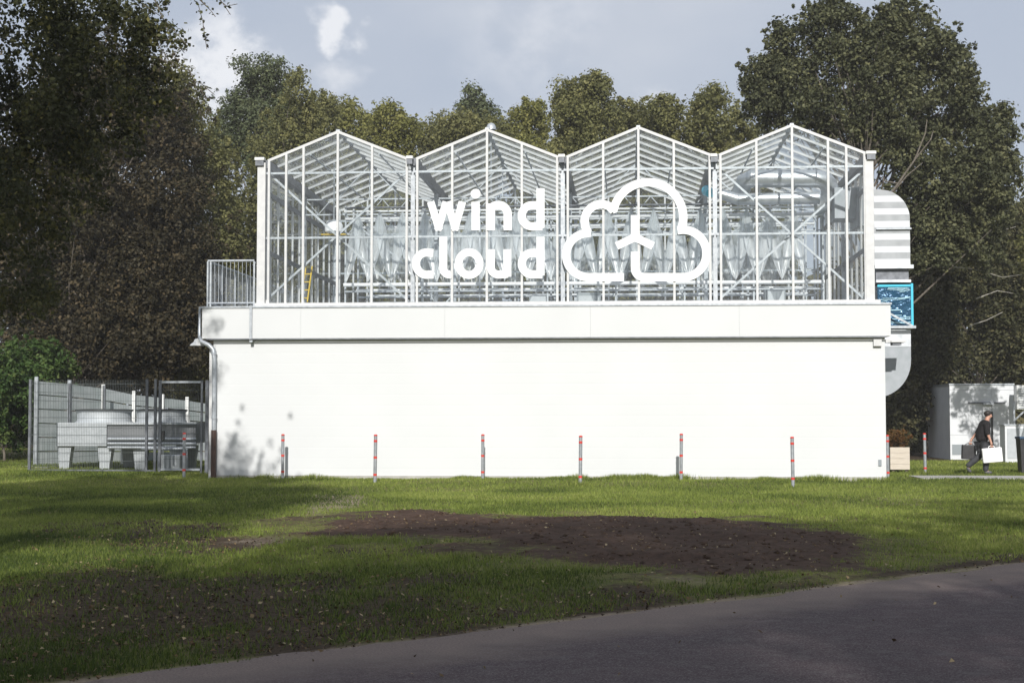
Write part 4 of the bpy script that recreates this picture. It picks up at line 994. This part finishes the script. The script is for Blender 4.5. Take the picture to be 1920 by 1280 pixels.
J = [(-.02,0,.98), (-.01,0,1.16), (.03,0,1.36), (.06,0,1.5), (.1,0,1.59), (.14,0,1.69), (.15,0,1.79),           # 0-6 pelvis..head top
     (.05,-.2,1.46), (.04,-.27,1.18), (.13,-.29,.93), (.15,-.29,.85),                                           # 7-10 near arm
     (.04,.2,1.46), (-.13,.26,1.2), (-.3,.26,1.0), (-.33,.26,.92),                                              # 11-14 far arm
     (-.01,-.1,.9), (.06,-.1,.5), (.02,-.1,.1), (.16,-.1,.045),                                                 # 15-18 near leg
     (-.03,.1,.9), (-.08,.1,.52), (-.44,.1,.22), (-.40,.1,.07),                                                 # 19-22 far leg
     (.245,0,1.66)]                                                                                             # nose
E_ = [(0,1),(1,2),(2,3),(3,4),(4,5),(5,6),(3,7),(7,8),(8,9),(9,10),(3,11),(11,12),(12,13),(13,14),(0,15),(15,16),(16,17),(17,18),(0,19),(19,20),(20,21),(21,22),(5,23)]
rad = [.07,.07,.08,.07,.055,(.095,.08),(.075,.065),.06,.045,.034,.038,.06,.045,.034,.038,.06,.05,.042,.035,.06,.05,.042,.035,.018]
skin_part('body', J, E_, rad, M['skin'], ps)
skin_part('shirt', [(-.06,0,.9), (-.05,0,1.1), (-.01,0,1.3), (.03,0,1.46), (.04,-.21,1.45), (.04,-.27,1.2), (.06,-.275,1.12), (.03,.21,1.45), (-.1,.27,1.22), (-.16,.27,1.12), (.07,0,1.55)],
          [(0,1),(1,2),(2,3),(3,4),(4,5),(5,6),(3,7),(7,8),(8,9),(3,10)], [(.2,.2),(.21,.2),(.215,.2),(.16,.15),.1,.085,.075,.1,.085,.075,.085], M['shirt'], ps)
skin_part('trousers', [(-.04,0,.92), (-.02,-.1,.84), (.05,-.1,.5), (.01,-.1,.16), (.02,-.1,.08), (-.05,.1,.84), (-.1,.1,.52), (-.42,.1,.26), (-.47,.1,.2)],
          [(0,1),(1,2),(2,3),(3,4),(0,5),(5,6),(6,7),(7,8)], [(.185,.18),.135,.1,.085,.08,.135,.1,.085,.075], M['trousers'], ps)
skin_part('shoe', [(-.03,-.1,.06), (.08,-.1,.06), (.2,-.1,.045)], [(0,1),(1,2)], [.055,.055,.04], M['shoe'], ps, 1, 1)
skin_part('shoe', [(-.47,.1,.2), (-.42,.1,.12), (-.36,.1,.045)], [(0,1),(1,2)], [.055,.05,.04], M['shoe'], ps, 1, 1)
c_ = PO+Vector((.128, 0, 1.725)); mb = MB(); mb.lathe((0, 0, 0), [(.085, -.045), (.099, -.01), (.101, .03), (.088, .07), (.055, .093), (.015, .1)], 18)
_m = Matrix.Translation(c_+Vector((-.012, 0, .01))) @ Matrix.Rotation(R(-24), 4, 'Y') @ Matrix.Scale(.9, 4, (0, 1, 0)); mb.v = [tuple(_m @ Vector(q)) for q in mb.v]
hr = mb.build('hair', M['hair'], ps, True)
for sx, hx, hy, hz in ((1, .15, -.29, .85), (1, -.33, .26, .92)):
    for f_ in range(4):
        yo = 0; xo = (f_-1.5)*.021
        skin_part('finger', [(hx+xo, hy, hz-.01), (hx+xo, hy-.02, hz-.05), (hx+xo, hy+.005, hz-.072-.004*(f_ % 2)), (hx+xo, hy+.028, hz-.055)], [(0,1),(1,2),(2,3)], [.011,.0105,.01,.009], M['skin'], ps, 0, 1)
    skin_part('thumb', [(hx-.03, hy+.0, hz+.01), (hx-.035, hy+.03, hz-.02), (hx-.01, hy+.035, hz-.05)], [(0,1),(1,2)], [.013,.012,.01], M['skin'], ps, 0, 1)
cs = thing('white_case', PO+Vector((.17, -.29, .5)), 'hard white carrying case in the near hand of the walking man', 'case')
Mx = Matrix.Translation(PO+Vector((.16, -.29, .555))) @ Matrix.Rotation(R(-5), 4, 'Y')
mb = MB(); mb.box(-.28, .28, -.065, -.002, -.21, .21, Mx); mb.build('shell', M['case'], cs, bevel=.03)
mb = MB(); mb.box(-.28, .28, .002, .065, -.21, .21, Mx); mb.build('shell', M['case'], cs, bevel=.03)
mb = MB(); mb.tube([Mx @ Vector(q) for q in ((-.08, 0, .2), (-.08, 0, .245), (-.055, 0, .262), (.055, 0, .262), (.08, 0, .245), (.08, 0, .2))], .012, 8); mb.build('handle', M['case'], cs, True)
bg_ = thing('black_bag', PO+Vector((-.42, .26, .6)), 'black shoulder bag carried behind the walking man', 'bag')
Mx = Matrix.Translation(PO+Vector((-.38, .27, .66))) @ Matrix.Rotation(R(3), 4, 'Y')
mb = MB(); mb.box(-.2, .2, -.08, .08, -.24, .18, Mx); mb.build('pouch', M['black'], bg_, bevel=.025)
mb = MB(); mb.tube([Mx @ Vector(q) for q in ((-.12, 0, .17), (-.06, 0, .215), (0, 0, .225), (.08, 0, .22), (.13, 0, .17))], .012, 6); mb.build('handle', M['black'], bg_, True)
mb = MB(); mb.box(-.03, .1, -.078, -.072, -.02, .14, Mx); mb.build('pocket_patch', M['greyplate'], bg_)

# ------------------------------------------------------------------ trees
def leaf_cloud(cl, rad, per, size, seed, droop=0., flat=.95, sizes=None, leafk=.86):
    """cl: clump centres (n,3); rad: radii (n); returns leaf quads scattered round them"""
    rg = np.random.default_rng(seed); n = len(cl); N_ = n*per
    c = np.repeat(cl, per, 0); r = np.repeat(rad, per); size *= leafk
    v = rg.normal(size=(N_, 3)); v /= np.linalg.norm(v, axis=1, keepdims=True); v *= (rg.random(N_)**.45)[:, None]
    v[:, 2] *= flat
    if droop: v[:, 2] -= droop*rg.random(N_)*2
    p = c+v*r[:, None]
    s = size*(.6+.8*rg.random(N_))
    if sizes is not None: s *= np.repeat(sizes, per)
    # leaves mostly face out of their clump and upwards, as real ones do
    nn = v/np.maximum(np.linalg.norm(v, axis=1, keepdims=True), 1e-6)*.8+rg.normal(size=(N_, 3))*.5+np.array([0, 0, .45])
    nn /= np.linalg.norm(nn, axis=1, keepdims=True)
    a = np.cross(nn, rg.normal(size=(N_, 3))); a /= np.linalg.norm(a, axis=1, keepdims=True)
    b2 = np.cross(nn, a)
    A_ = a*s[:, None]*.55; B_ = b2*s[:, None]*.36
    V = np.stack([p-A_, p+B_, p+A_, p-B_], 1)
    tint = np.clip(np.repeat(rg.random(n), per)*.6+rg.random(N_)*.36+.0, 0, 1)
    out_ = rg.random(N_) < .03; tint[out_] = .85+.15*rg.random(out_.sum())
    return V.reshape(-1, 3), np.repeat(tint, 4)
def tree(name, label, ells, Yd, n_cl, per, size, mk, trunk=None, bark='bark', group=None, seed=1, rcl=(.35, .8), depth=.8, cat='tree', droop=0., extra=None, hollow=.35, limbs=60, spiky=.25):
    """ells: crown lobes (px, py, rx, ry) as seen from the road, turned into metres at distance Yd"""
    rg = np.random.default_rng(seed); cs_, rs_ = [], []
    E3 = []
    for (px, py, rx_, ry_) in ells:
        c = at(px, py, Yd); sx = abs(at(px+rx_, py, Yd).x-c.x); sz = abs(at(px, py-ry_, Yd).z-c.z)
        E3.append((c, sx, min(sx*depth+.3, 4.5), sz))
    area = np.array([e[1]*e[3] for e in E3]); area /= area.sum()
    for e, w_ in zip(E3, area):
        k_ = max(3, int(n_cl*w_)); v = rg.normal(size=(k_, 3)); v /= np.linalg.norm(v, axis=1, keepdims=True)
        rr = hollow+(1-hollow)*rg.random(k_)**.6; ph_ = np.arctan2(v[:, 2], v[:, 0]); s0 = rg.uniform(0, 6, 3)
        wv_ = 1+.16*np.sin(3*ph_+s0[0])+.12*np.sin(5*ph_+s0[1]+2*v[:, 1])+.08*np.sin(9*ph_+s0[2]); v *= (rr*wv_)[:, None]
        yo = rg.uniform(-.5, .5)
        cs_.append(np.stack([e[0].x+v[:, 0]*e[1], e[0].y+yo+v[:, 1]*e[2], e[0].z+v[:, 2]*e[3]], 1)); rs_.append(rg.uniform(*rcl, k_)*(1.15-.45*rr))
    if spiky:
        for e, w_ in zip(E3, area):                # short leafy shoots standing out of the outline
            k_ = max(5, int(n_cl*w_*spiky*1.3)); v = rg.normal(size=(k_, 3)); v[:, 2] = np.abs(v[:, 2])*1.2; v /= np.linalg.norm(v, axis=1, keepdims=True)
            for j, f_ in enumerate((.96, 1.06, 1.15)):
                q = v*(f_+.22*j*rg.random((k_, 1))**2)
                cs_.append(np.stack([e[0].x+q[:, 0]*e[1], e[0].y+q[:, 1]*e[2], e[0].z+q[:, 2]*e[3]], 1)); rs_.append(rg.uniform(.8, 1.2, k_)*rcl[0]*(.62-.17*j))
    cl = np.concatenate(cs_); rad = np.concatenate(rs_)
    cl[:, 2] = np.maximum(cl[:, 2], .25)
    if trunk is None:
        c = max(E3, key=lambda e: e[1]*e[3])[0]; trunk = (c.x, c.y, .16)
    else: trunk = (at(trunk[0], 800, Yd).x, Yd, trunk[1])
    tx, ty, tr_ = trunk
    root = thing(name, (tx, ty, 0), label, cat, group)
    big_ = rad > rcl[0]*.8
    lk = .76 if mk in ('olive', 'yellow', 'pine', 'oak') else .86
    V, T = leaf_cloud(cl[big_], rad[big_], per, size, seed+5, droop, leafk=lk)
    if (~big_).any():
        V1, T1 = leaf_cloud(cl[~big_], rad[~big_], max(8, per//4), size, seed+6, droop, leafk=lk*.85); V = np.concatenate([V, V1]); T = np.concatenate([T, T1])
    # trunk and limbs
    ztop = cl[:, 2].max()*.9; mb = MB()
    ks = 9; pts = []; 
    ctop = cl[cl[:, 2] > np.percentile(cl[:, 2], 90)].mean(0)
    for i in range(ks):
        f_ = i/(ks-1); pts.append((tx+(ctop[0]-tx)*f_**1.5+rg.uniform(-.08, .08)*(i > 0), ty+(ctop[1]-ty)*f_**1.5, -.2+(ztop+.2)*f_))
    mb.tube(pts, [tr_*(1-.85*i/(ks-1)) for i in range(ks)], 9); mb.build('trunk', M[bark], root, True)
    mb = MB(); sel = rg.choice(len(cl), min(limbs, len(cl)), replace=False)
    for i in sel:
        c = cl[i]; f_ = np.clip((c[2]*rg.uniform(.45, .8))/ztop, .05, .95); j = int(f_*(ks-1)); p0 = Vector(pts[j]).lerp(Vector(pts[min(j+1, ks-1)]), f_*(ks-1)-j)
        c = Vector(c); mid = p0.lerp(c, .5)+Vector((rg.uniform(-.2, .2), rg.uniform(-.2, .2), rg.uniform(0, .35)))
        rr = min(.05, tr_*.25*rg.uniform(.5, 1)); c = mid.lerp(c, .8); mb.tube([p0, mid, c], [rr, rr*.6, rr*.15], 5, False)
    mb.build('limbs', M[bark], root, True, kind='stuff')
    if extra is not None:
        V2, T2 = extra; V = np.concatenate([V, V2]); T = np.concatenate([T, T2])
    n_ = len(V)//4
    V[:, 2] = np.maximum(V[:, 2], .03)
    npmesh('crown', V, np.arange(4*n_).reshape(-1, 4), LM[mk], root, {'tint': T})
    return root
NBT = 'trees of the wood behind the glasshouse'
# --- left side
def sprig(pts_px, Yd, per, size, seed, thick=.06):
    """a hanging twig with leaves, along pixel points"""
    P_ = [at(px, py, Yd) for px, py in pts_px]; c = []
    for a, b2 in zip(P_[:-1], P_[1:]):
        n_ = max(2, int((b2-a).length/.05))
        for i in range(n_): c.append(a.lerp(b2, i/n_))
    c = np.array([tuple(v) for v in c]); rg = np.random.default_rng(seed)
    V, T = leaf_cloud(c, np.full(len(c), thick), per, size, seed); return P_, V, T
YB = 25.
sp = [([(330, -40), (372, 10), (380, 40), (384, 68), (388, 92)], 2), ([(360, -40), (405, -5), (425, 12), (445, 8)], 2), ([(375, 0), (395, 20), (404, 32)], 2), ([(390, -40), (410, -5), (432, 28)], 1),
      ([(290, 0), (310, 45), (322, 85), (345, 95), (352, 92)], 2), ([(280, 40), (300, 90), (318, 115), (338, 126)], 2), ([(240, 30), (275, 75), (285, 118), (292, 130)], 3), ([(240, -10), (300, 30), (330, 62), (350, 85)], 2), ([(270, 60), (300, 75), (333, 75)], 3),
      ([(355, 132), (362, 150), (378, 158), (395, 172), (402, 178)], 1), ([(362, 150), (372, 172), (366, 195), (378, 218)], 2), ([(375, 165), (385, 185), (372, 202)], 2), ([(300, 110), (330, 128), (355, 132)], 1)]
Vs, Ts, twl = [], [], []
for i, (q, pr) in enumerate(sp):
    P_, V, T = sprig(q, YB, pr, .075, 100+i, .085); Vs.append(V); Ts.append(T); twl.append(P_)
bt = tree('birch_tree', 'tall dark birch filling the upper left corner with drooping twigs against the sky', [(40, 60, 230, 220), (150, 40, 140, 90), (230, 50, 95, 75), (60, 300, 130, 170), (150, 200, 130, 110), (20, 480, 110, 150), (-160, 200, 200, 320), (260, 140, 60, 70), (-30, -150, 130, 120), (-140, -470, 200, 260)],
     YB, 720, 95, .085, 'birch', trunk=(-60, .2), bark='bark', limbs=7, spiky=.1, seed=11, rcl=(.25, .5), droop=.35, extra=(np.concatenate(Vs), np.concatenate(Ts)), hollow=.3)
mb = MB()
for P_ in twl: mb.tube(P_, [.012]+[.006]*(len(P_)-1), 4, False)
mb.build('twigs', M['bark'], bt, kind='stuff')
tree('broadleaf_tree', 'dark shaded tree with brownish leaves towering left behind the fence', [(190, 330, 150, 190), (200, 200, 130, 130), (230, 520, 170, 160), (120, 560, 140, 170), (290, 420, 110, 160), (60, 420, 140, 220), (300, 600, 130, 130), (180, 640, 160, 110), (280, 240, 80, 90)],
     57.5, 1500, 90, .15, 'dark', trunk=(126, .2), bark='bark', seed=21, rcl=(.5, 1.0), depth=.5, limbs=140)
tree('broadleaf_tree', 'leaning pale stemmed tree in the deep shade behind the gate', [(250, 560, 90, 110), (330, 620, 70, 90), (200, 660, 90, 80), (300, 470, 90, 110)],
     61, 330, 90, .15, 'under', trunk=(275, .12), bark='barkpale', seed=22, rcl=(.4, .8), limbs=90)
tree('broadleaf_tree', 'slender olive tree with yellowed edge leaves right of the dark trees', [(370, 300, 60, 90), (340, 230, 50, 70), (390, 420, 70, 130), (410, 520, 60, 120), (360, 620, 70, 110), (440, 620, 60, 110), (400, 720, 80, 90), (330, 170, 40, 50)],
     60, 600, 95, .15, 'olive', trunk=(385, .14), seed=23, rcl=(.4, .8), group=NBT)
tree('shrub', 'bright green leafy bush at the left picture edge beside the fence', [(20, 720, 85, 75), (70, 690, 50, 50), (10, 790, 70, 50), (60, 760, 40, 60), (-60, 720, 80, 100)],
     51.5, 380, 110, .13, 'bright', trunk=(10, .05), seed=24, rcl=(.25, .55), cat='shrub', limbs=60)
tree('shrub', 'dull brownish undergrowth bush behind the privacy fence', [(160, 700, 90, 60), (260, 690, 90, 60), (350, 700, 70, 60), (90, 640, 60, 60)],
     73, 300, 90, .16, 'under', seed=25, rcl=(.5, .9), cat='shrub')
# --- row behind the glasshouse: crown lobes, distance, leaf kind
BT = [
 ('pine_tree', 'tallest blue green pine rising above the left trees with open layered top', [(495, 135, 38, 30), (470, 175, 30, 30), (520, 170, 30, 30), (445, 215, 40, 35), (500, 225, 40, 40), (535, 230, 30, 50), (415, 265, 30, 35), (470, 280, 60, 40), (520, 310, 50, 50)], 70, 420, 80, .15, 'pine'),
 ('broadleaf_tree', 'rounded olive tree just right of the tall pine', [(555, 205, 32, 50), (560, 160, 16, 25), (530, 290, 60, 70), (580, 290, 45, 70), (555, 400, 80, 100), (470, 430, 90, 110), (500, 560, 90, 120)], 66, 650, 90, .16, 'olive'),
 ('broadleaf_tree', 'grey olive tree with spiky top above the first gable', [(600, 220, 30, 42), (615, 195, 12, 20), (600, 320, 50, 80), (620, 460, 70, 120)], 72, 360, 90, .17, 'olive'),
 ('broadleaf_tree', 'low yellowish bushy tree right of the first ridge', [(660, 240, 34, 38), (645, 220, 16, 20), (690, 245, 20, 35), (670, 330, 50, 70), (670, 470, 70, 120)], 78, 360, 85, .18, 'yellow'),
 ('broadleaf_tree', 'yellow green tree over the valley between first and second gable', [(725, 240, 36, 34), (735, 215, 14, 16), (760, 255, 30, 30), (730, 330, 50, 70), (740, 470, 70, 120)], 74, 380, 85, .17, 'yellow'),
 ('broadleaf_tree', 'small low tree beside the second gable slope', [(800, 260, 30, 26), (820, 250, 24, 24), (800, 340, 50, 60), (800, 470, 60, 110)], 80, 320, 80, .18, 'olive'),
 ('pine_tree', 'dark narrow pine top behind the second ridge', [(888, 190, 22, 20), (885, 172, 9, 12), (872, 208, 18, 14), (905, 210, 20, 16), (925, 222, 14, 16), (888, 240, 32, 22), (890, 330, 40, 80)], 82, 240, 70, .16, 'pine'),
 ('broadleaf_tree', 'olive tree below the small pine at the second ridge', [(855, 240, 28, 32), (885, 255, 40, 34), (835, 262, 24, 24), (930, 255, 26, 34), (880, 340, 60, 70), (880, 470, 80, 120)], 72, 450, 85, .17, 'olive'),
 ('broadleaf_tree', 'bright yellow green tree left of the tall middle tree', [(990, 235, 30, 34), (985, 205, 10, 14), (1010, 210, 12, 16), (965, 260, 26, 34), (1000, 320, 60, 70), (1000, 470, 70, 120)], 74, 430, 85, .17, 'yellow'),
 ('broadleaf_tree', 'tallest olive tree above the second and third gable valley', [(1065, 190, 26, 30), (1110, 170, 24, 26), (1090, 180, 26, 26), (1130, 175, 14, 22), (1115, 152, 10, 12), (1080, 235, 44, 40), (1120, 230, 34, 36), (1090, 320, 70, 70), (1090, 470, 80, 120)], 68, 600, 90, .16, 'olive'),
 ('broadleaf_tree', 'wide flat topped olive tree behind the third ridge', [(1170, 220, 36, 28), (1205, 210, 30, 22), (1190, 260, 60, 40), (1190, 340, 70, 70), (1190, 480, 80, 120)], 72, 480, 88, .17, 'olive'),
 ('broadleaf_tree', 'dull green tree with two tops right of the third ridge', [(1250, 210, 26, 26), (1245, 192, 10, 10), (1262, 240, 34, 34), (1250, 330, 60, 80), (1260, 470, 70, 120)], 70, 420, 88, .17, 'olive'),
 ('broadleaf_tree', 'dull green tree with a pointed top before the big oak', [(1330, 195, 20, 26), (1345, 190, 16, 18), (1310, 215, 24, 28), (1325, 250, 44, 36), (1330, 330, 60, 70), (1340, 470, 80, 120)], 69, 460, 88, .17, 'olive'),
 ('broadleaf_tree', 'small tree filling the dip beside the big oak', [(1375, 235, 24, 30), (1395, 260, 30, 30), (1400, 320, 50, 60), (1420, 460, 80, 120)], 73, 320, 85, .17, 'olive'),
]
for i, (nm, lb, el, yd, nc, per, sz, mk) in enumerate(BT):
    tree(nm, lb, el, yd, nc, per, sz, mk, group=NBT, seed=40+i, rcl=(.4, .85), limbs=50)
# --- big oak on the right
ok = tree('oak_tree', 'huge dark oak with twin rounded tops behind the right gable', [(1545, 70, 50, 60), (1600, 80, 50, 60), (1560, 20, 24, 20), (1690, 60, 50, 55), (1700, 20, 22, 20), (1740, 110, 60, 50), (1640, 140, 80, 60), (1470, 120, 50, 55), (1462, 65, 16, 18), (1420, 150, 32, 40), (1500, 190, 90, 60),
      (1790, 130, 30, 40), (1800, 200, 50, 60), (1700, 220, 110, 70), (1600, 240, 90, 60), (1440, 210, 40, 40), (1860, 260, 40, 50), (1820, 320, 70, 70), (1740, 340, 90, 80), (1880, 330, 35, 60), (1840, 420, 60, 80), (1740, 450, 80, 70), (1880, 220, 14, 24)],
     56, 1250, 90, .16, 'oak', trunk=(1640, .25), seed=70, rcl=(.3, .75), depth=.6, limbs=120, spiky=.4)
mb = MB()
for q, r_ in (([(1640, 400), (1680, 350), (1715, 300), (1735, 250), (1738, 225)], .045), ([(1690, 345), (1660, 340), (1648, 330)], .03), ([(1650, 390), (1700, 330), (1730, 305)], .035), ([(1715, 300), (1745, 262), (1750, 245)], .03)):
    mb.tube([at(px, py, 53.6-.2*(i_ % 2)) for i_, (px, py) in enumerate(q)], [r_*(1-.7*i_/(len(q)-1)) for i_ in range(len(q))], 6)
mb.build('bare_limb', M['bark'], ok, True)
rt = tree('broadleaf_tree', 'shadowy tree with thin bare twigs right of the exterior duct', [(1780, 520, 90, 90), (1860, 520, 70, 90), (1740, 600, 60, 80), (1880, 620, 70, 90), (1760, 680, 70, 60), (1840, 450, 80, 60), (1700, 700, 40, 70), (1690, 780, 40, 60), (1920, 480, 60, 90), (1900, 680, 60, 50)],
     66, 900, 90, .16, 'under', trunk=(1830, .2), seed=71, rcl=(.45, .85), limbs=50)
mb = MB(); rg = random.Random(5)
for q in ([(1690, 462), (1740, 440), (1790, 447), (1850, 440), (1905, 425)], [(1690, 500), (1730, 475), (1760, 470)], [(1700, 450), (1715, 425), (1708, 400)], [(1760, 445), (1800, 430), (1830, 400)], [(1780, 500), (1830, 505), (1880, 520), (1915, 515)], [(1820, 610), (1850, 600), (1880, 585)], [(1830, 560), (1870, 545), (1900, 550)], [(1700, 470), (1720, 440), (1765, 410)]):
    mb.tube([at(px, py, 60+.3*(i_ % 3)) for i_, (px, py) in enumerate(q)], [.022*(1-.6*i_/(len(q)-1)) for i_ in range(len(q))], 5)
mb.build('bare_limb', M['barkpale'], rt, True)
tree('broadleaf_tree', 'olive tree with dense leaves at the far right picture edge', [(1900, 500, 40, 60), (1905, 590, 50, 60), (1940, 420, 40, 50), (1900, 660, 60, 60), (1905, 385, 16, 22), (1990, 480, 90, 90), (1980, 600, 80, 70)], 67, 330, 85, .16, 'olive', trunk=(1990, .12), seed=72, limbs=40)
tree('broadleaf_tree', 'sparse leafy boughs reaching in at the right edge in front of the hut', [(1962, 455, 52, 60), (2010, 520, 60, 60), (1925, 470, 14, 18)], 53, 60, 70, .13, 'olive', trunk=(2010, .1), seed=79, rcl=(.25, .5), limbs=30)
tree('shrub', 'dark green bush beneath the duct at the building corner', [(1695, 740, 45, 50), (1712, 800, 34, 50), (1690, 810, 40, 50), (1718, 740, 34, 50), (1735, 680, 40, 50)],
     70, 420, 90, .14, 'oak', seed=73, rcl=(.35, .7), cat='shrub', limbs=40)
tree('shrub', 'rusty orange and green shrub growing in the cream planter', [(1686, 822, 20, 16), (1674, 828, 10, 12)], PY+.35, 60, 60, .07, 'rust', seed=74, rcl=(.08, .16), cat='shrub', trunk=(1686, .02), limbs=20)
# far-off wood that closes the gaps
rg = np.random.default_rng(9); n_ = 1700
cl = np.stack([rg.uniform(-46, 46, n_), rg.uniform(86, 98, n_), rg.random(n_)**.8*12.0], 1); cl[:, 2] *= .75+.25*vnoise(cl[:, 0]*.25, cl[:, 0]*0, 3)
V, T = leaf_cloud(cl, rg.uniform(.8, 1.5, n_), 60, .42, 12)
V[:, 2] = np.maximum(V[:, 2], .05)
o = npmesh('woodland', V, np.arange(len(V)).reshape(-1, 4), LM['under'], None, {'tint': T}); tag(o, 'dark far off wood closing the view behind all the trees', 'woodland', kind='stuff')

# --- trees on the near side of the road (behind the camera): they cast the shade on the lawn
def roadside(cx, cy, cz, r, rz, seed, lab, n_cl=88, per=75, size=.19):
    rg = np.random.default_rng(seed); v = rg.normal(size=(n_cl, 3)); v /= np.linalg.norm(v, axis=1, keepdims=True); v *= (.25+.75*rg.random(n_cl)**.5)[:, None]
    cl = np.stack([cx+v[:, 0]*r, cy+v[:, 1]*r, cz+v[:, 2]*rz], 1)
    root = thing('broadleaf_tree', (cx, cy-1, 0), lab, 'tree', 'roadside trees behind the viewer')
    V, T = leaf_cloud(cl, rg.uniform(.5, 1.1, n_cl), per, size, seed)
    npmesh('crown', V, np.arange(len(V)).reshape(-1, 4), LM['olive'], root, {'tint': T})
    mb = MB(); mb.tube([(cx, cy-1, -.2), (cx+.1, cy-.8, cz*.5), (cx, cy, cz+rz*.6)], [.3, .22, .06], 9); mb.build('trunk', M['bark'], root, True)
def shade(px, py, h, r, rz, seed, lab, **k):
    """tree whose crown, at height h, throws its shade on the ground seen at (px, py)"""
    g_ = gr(px, py); t_ = h/sdir.z; roadside(g_.x+sdir.x*t_, g_.y+sdir.y*t_, h, r, rz, seed, lab, **k)
SH = [(930, 1038, 15, 2.9, 2.8), (1330, 1018, 15, 2.8, 3.0), (1720, 1050, 14.5, 3.0, 3.8), (420, 1130, 14, 2.8, 2.2), (60, 1190, 13, 3.0, 1.8), (1700, 1225, 13, 2.8, 2.2), (800, 1270, 12, 2.6, 1.6), (2050, 985, 15, 3.3, 4.2),
      (110, 925, 20, 3.0, 4.2), (360, 935, 20, 2.7, 4.4), (1150, 1100, 14, 2.4, 2.0), (240, 975, 17, 2.4, 2.4)]
for i, (px, py, h, r_, rz) in enumerate(SH):
    shade(px, py, h, r_, rz, 200+i, ['first', 'second', 'third', 'fourth', 'fifth', 'sixth', 'seventh', 'eighth', 'ninth', 'tenth', 'eleventh', 'twelfth'][i]+' roadside tree behind the viewer shading the lawn', n_cl=150 if i in (8, 9) else 88)
# haze volume added to lighten the dark far trees
mb = MB(); mb.box(-70, 70, -40, 125, -1.6, 24)
hm = bpy.data.materials.new('thin_haze'); hm.use_nodes = True; hm.node_tree.nodes.clear()
ho = hm.node_tree.nodes.new('ShaderNodeOutputMaterial'); hv = hm.node_tree.nodes.new('ShaderNodeVolumePrincipled')
hv.inputs['Color'].default_value = (.97, .96, .93, 1); hv.inputs['Density'].default_value = .00065; hv.inputs['Anisotropy'].default_value = 0
hm.node_tree.links.new(hv.outputs[0], ho.inputs['Volume'])
hz = mb.build('haze', hm, None, kind='stuff'); tag(hz, 'faint pale haze added over the whole place to lighten far trees')
print('objects', len(bpy.data.objects))
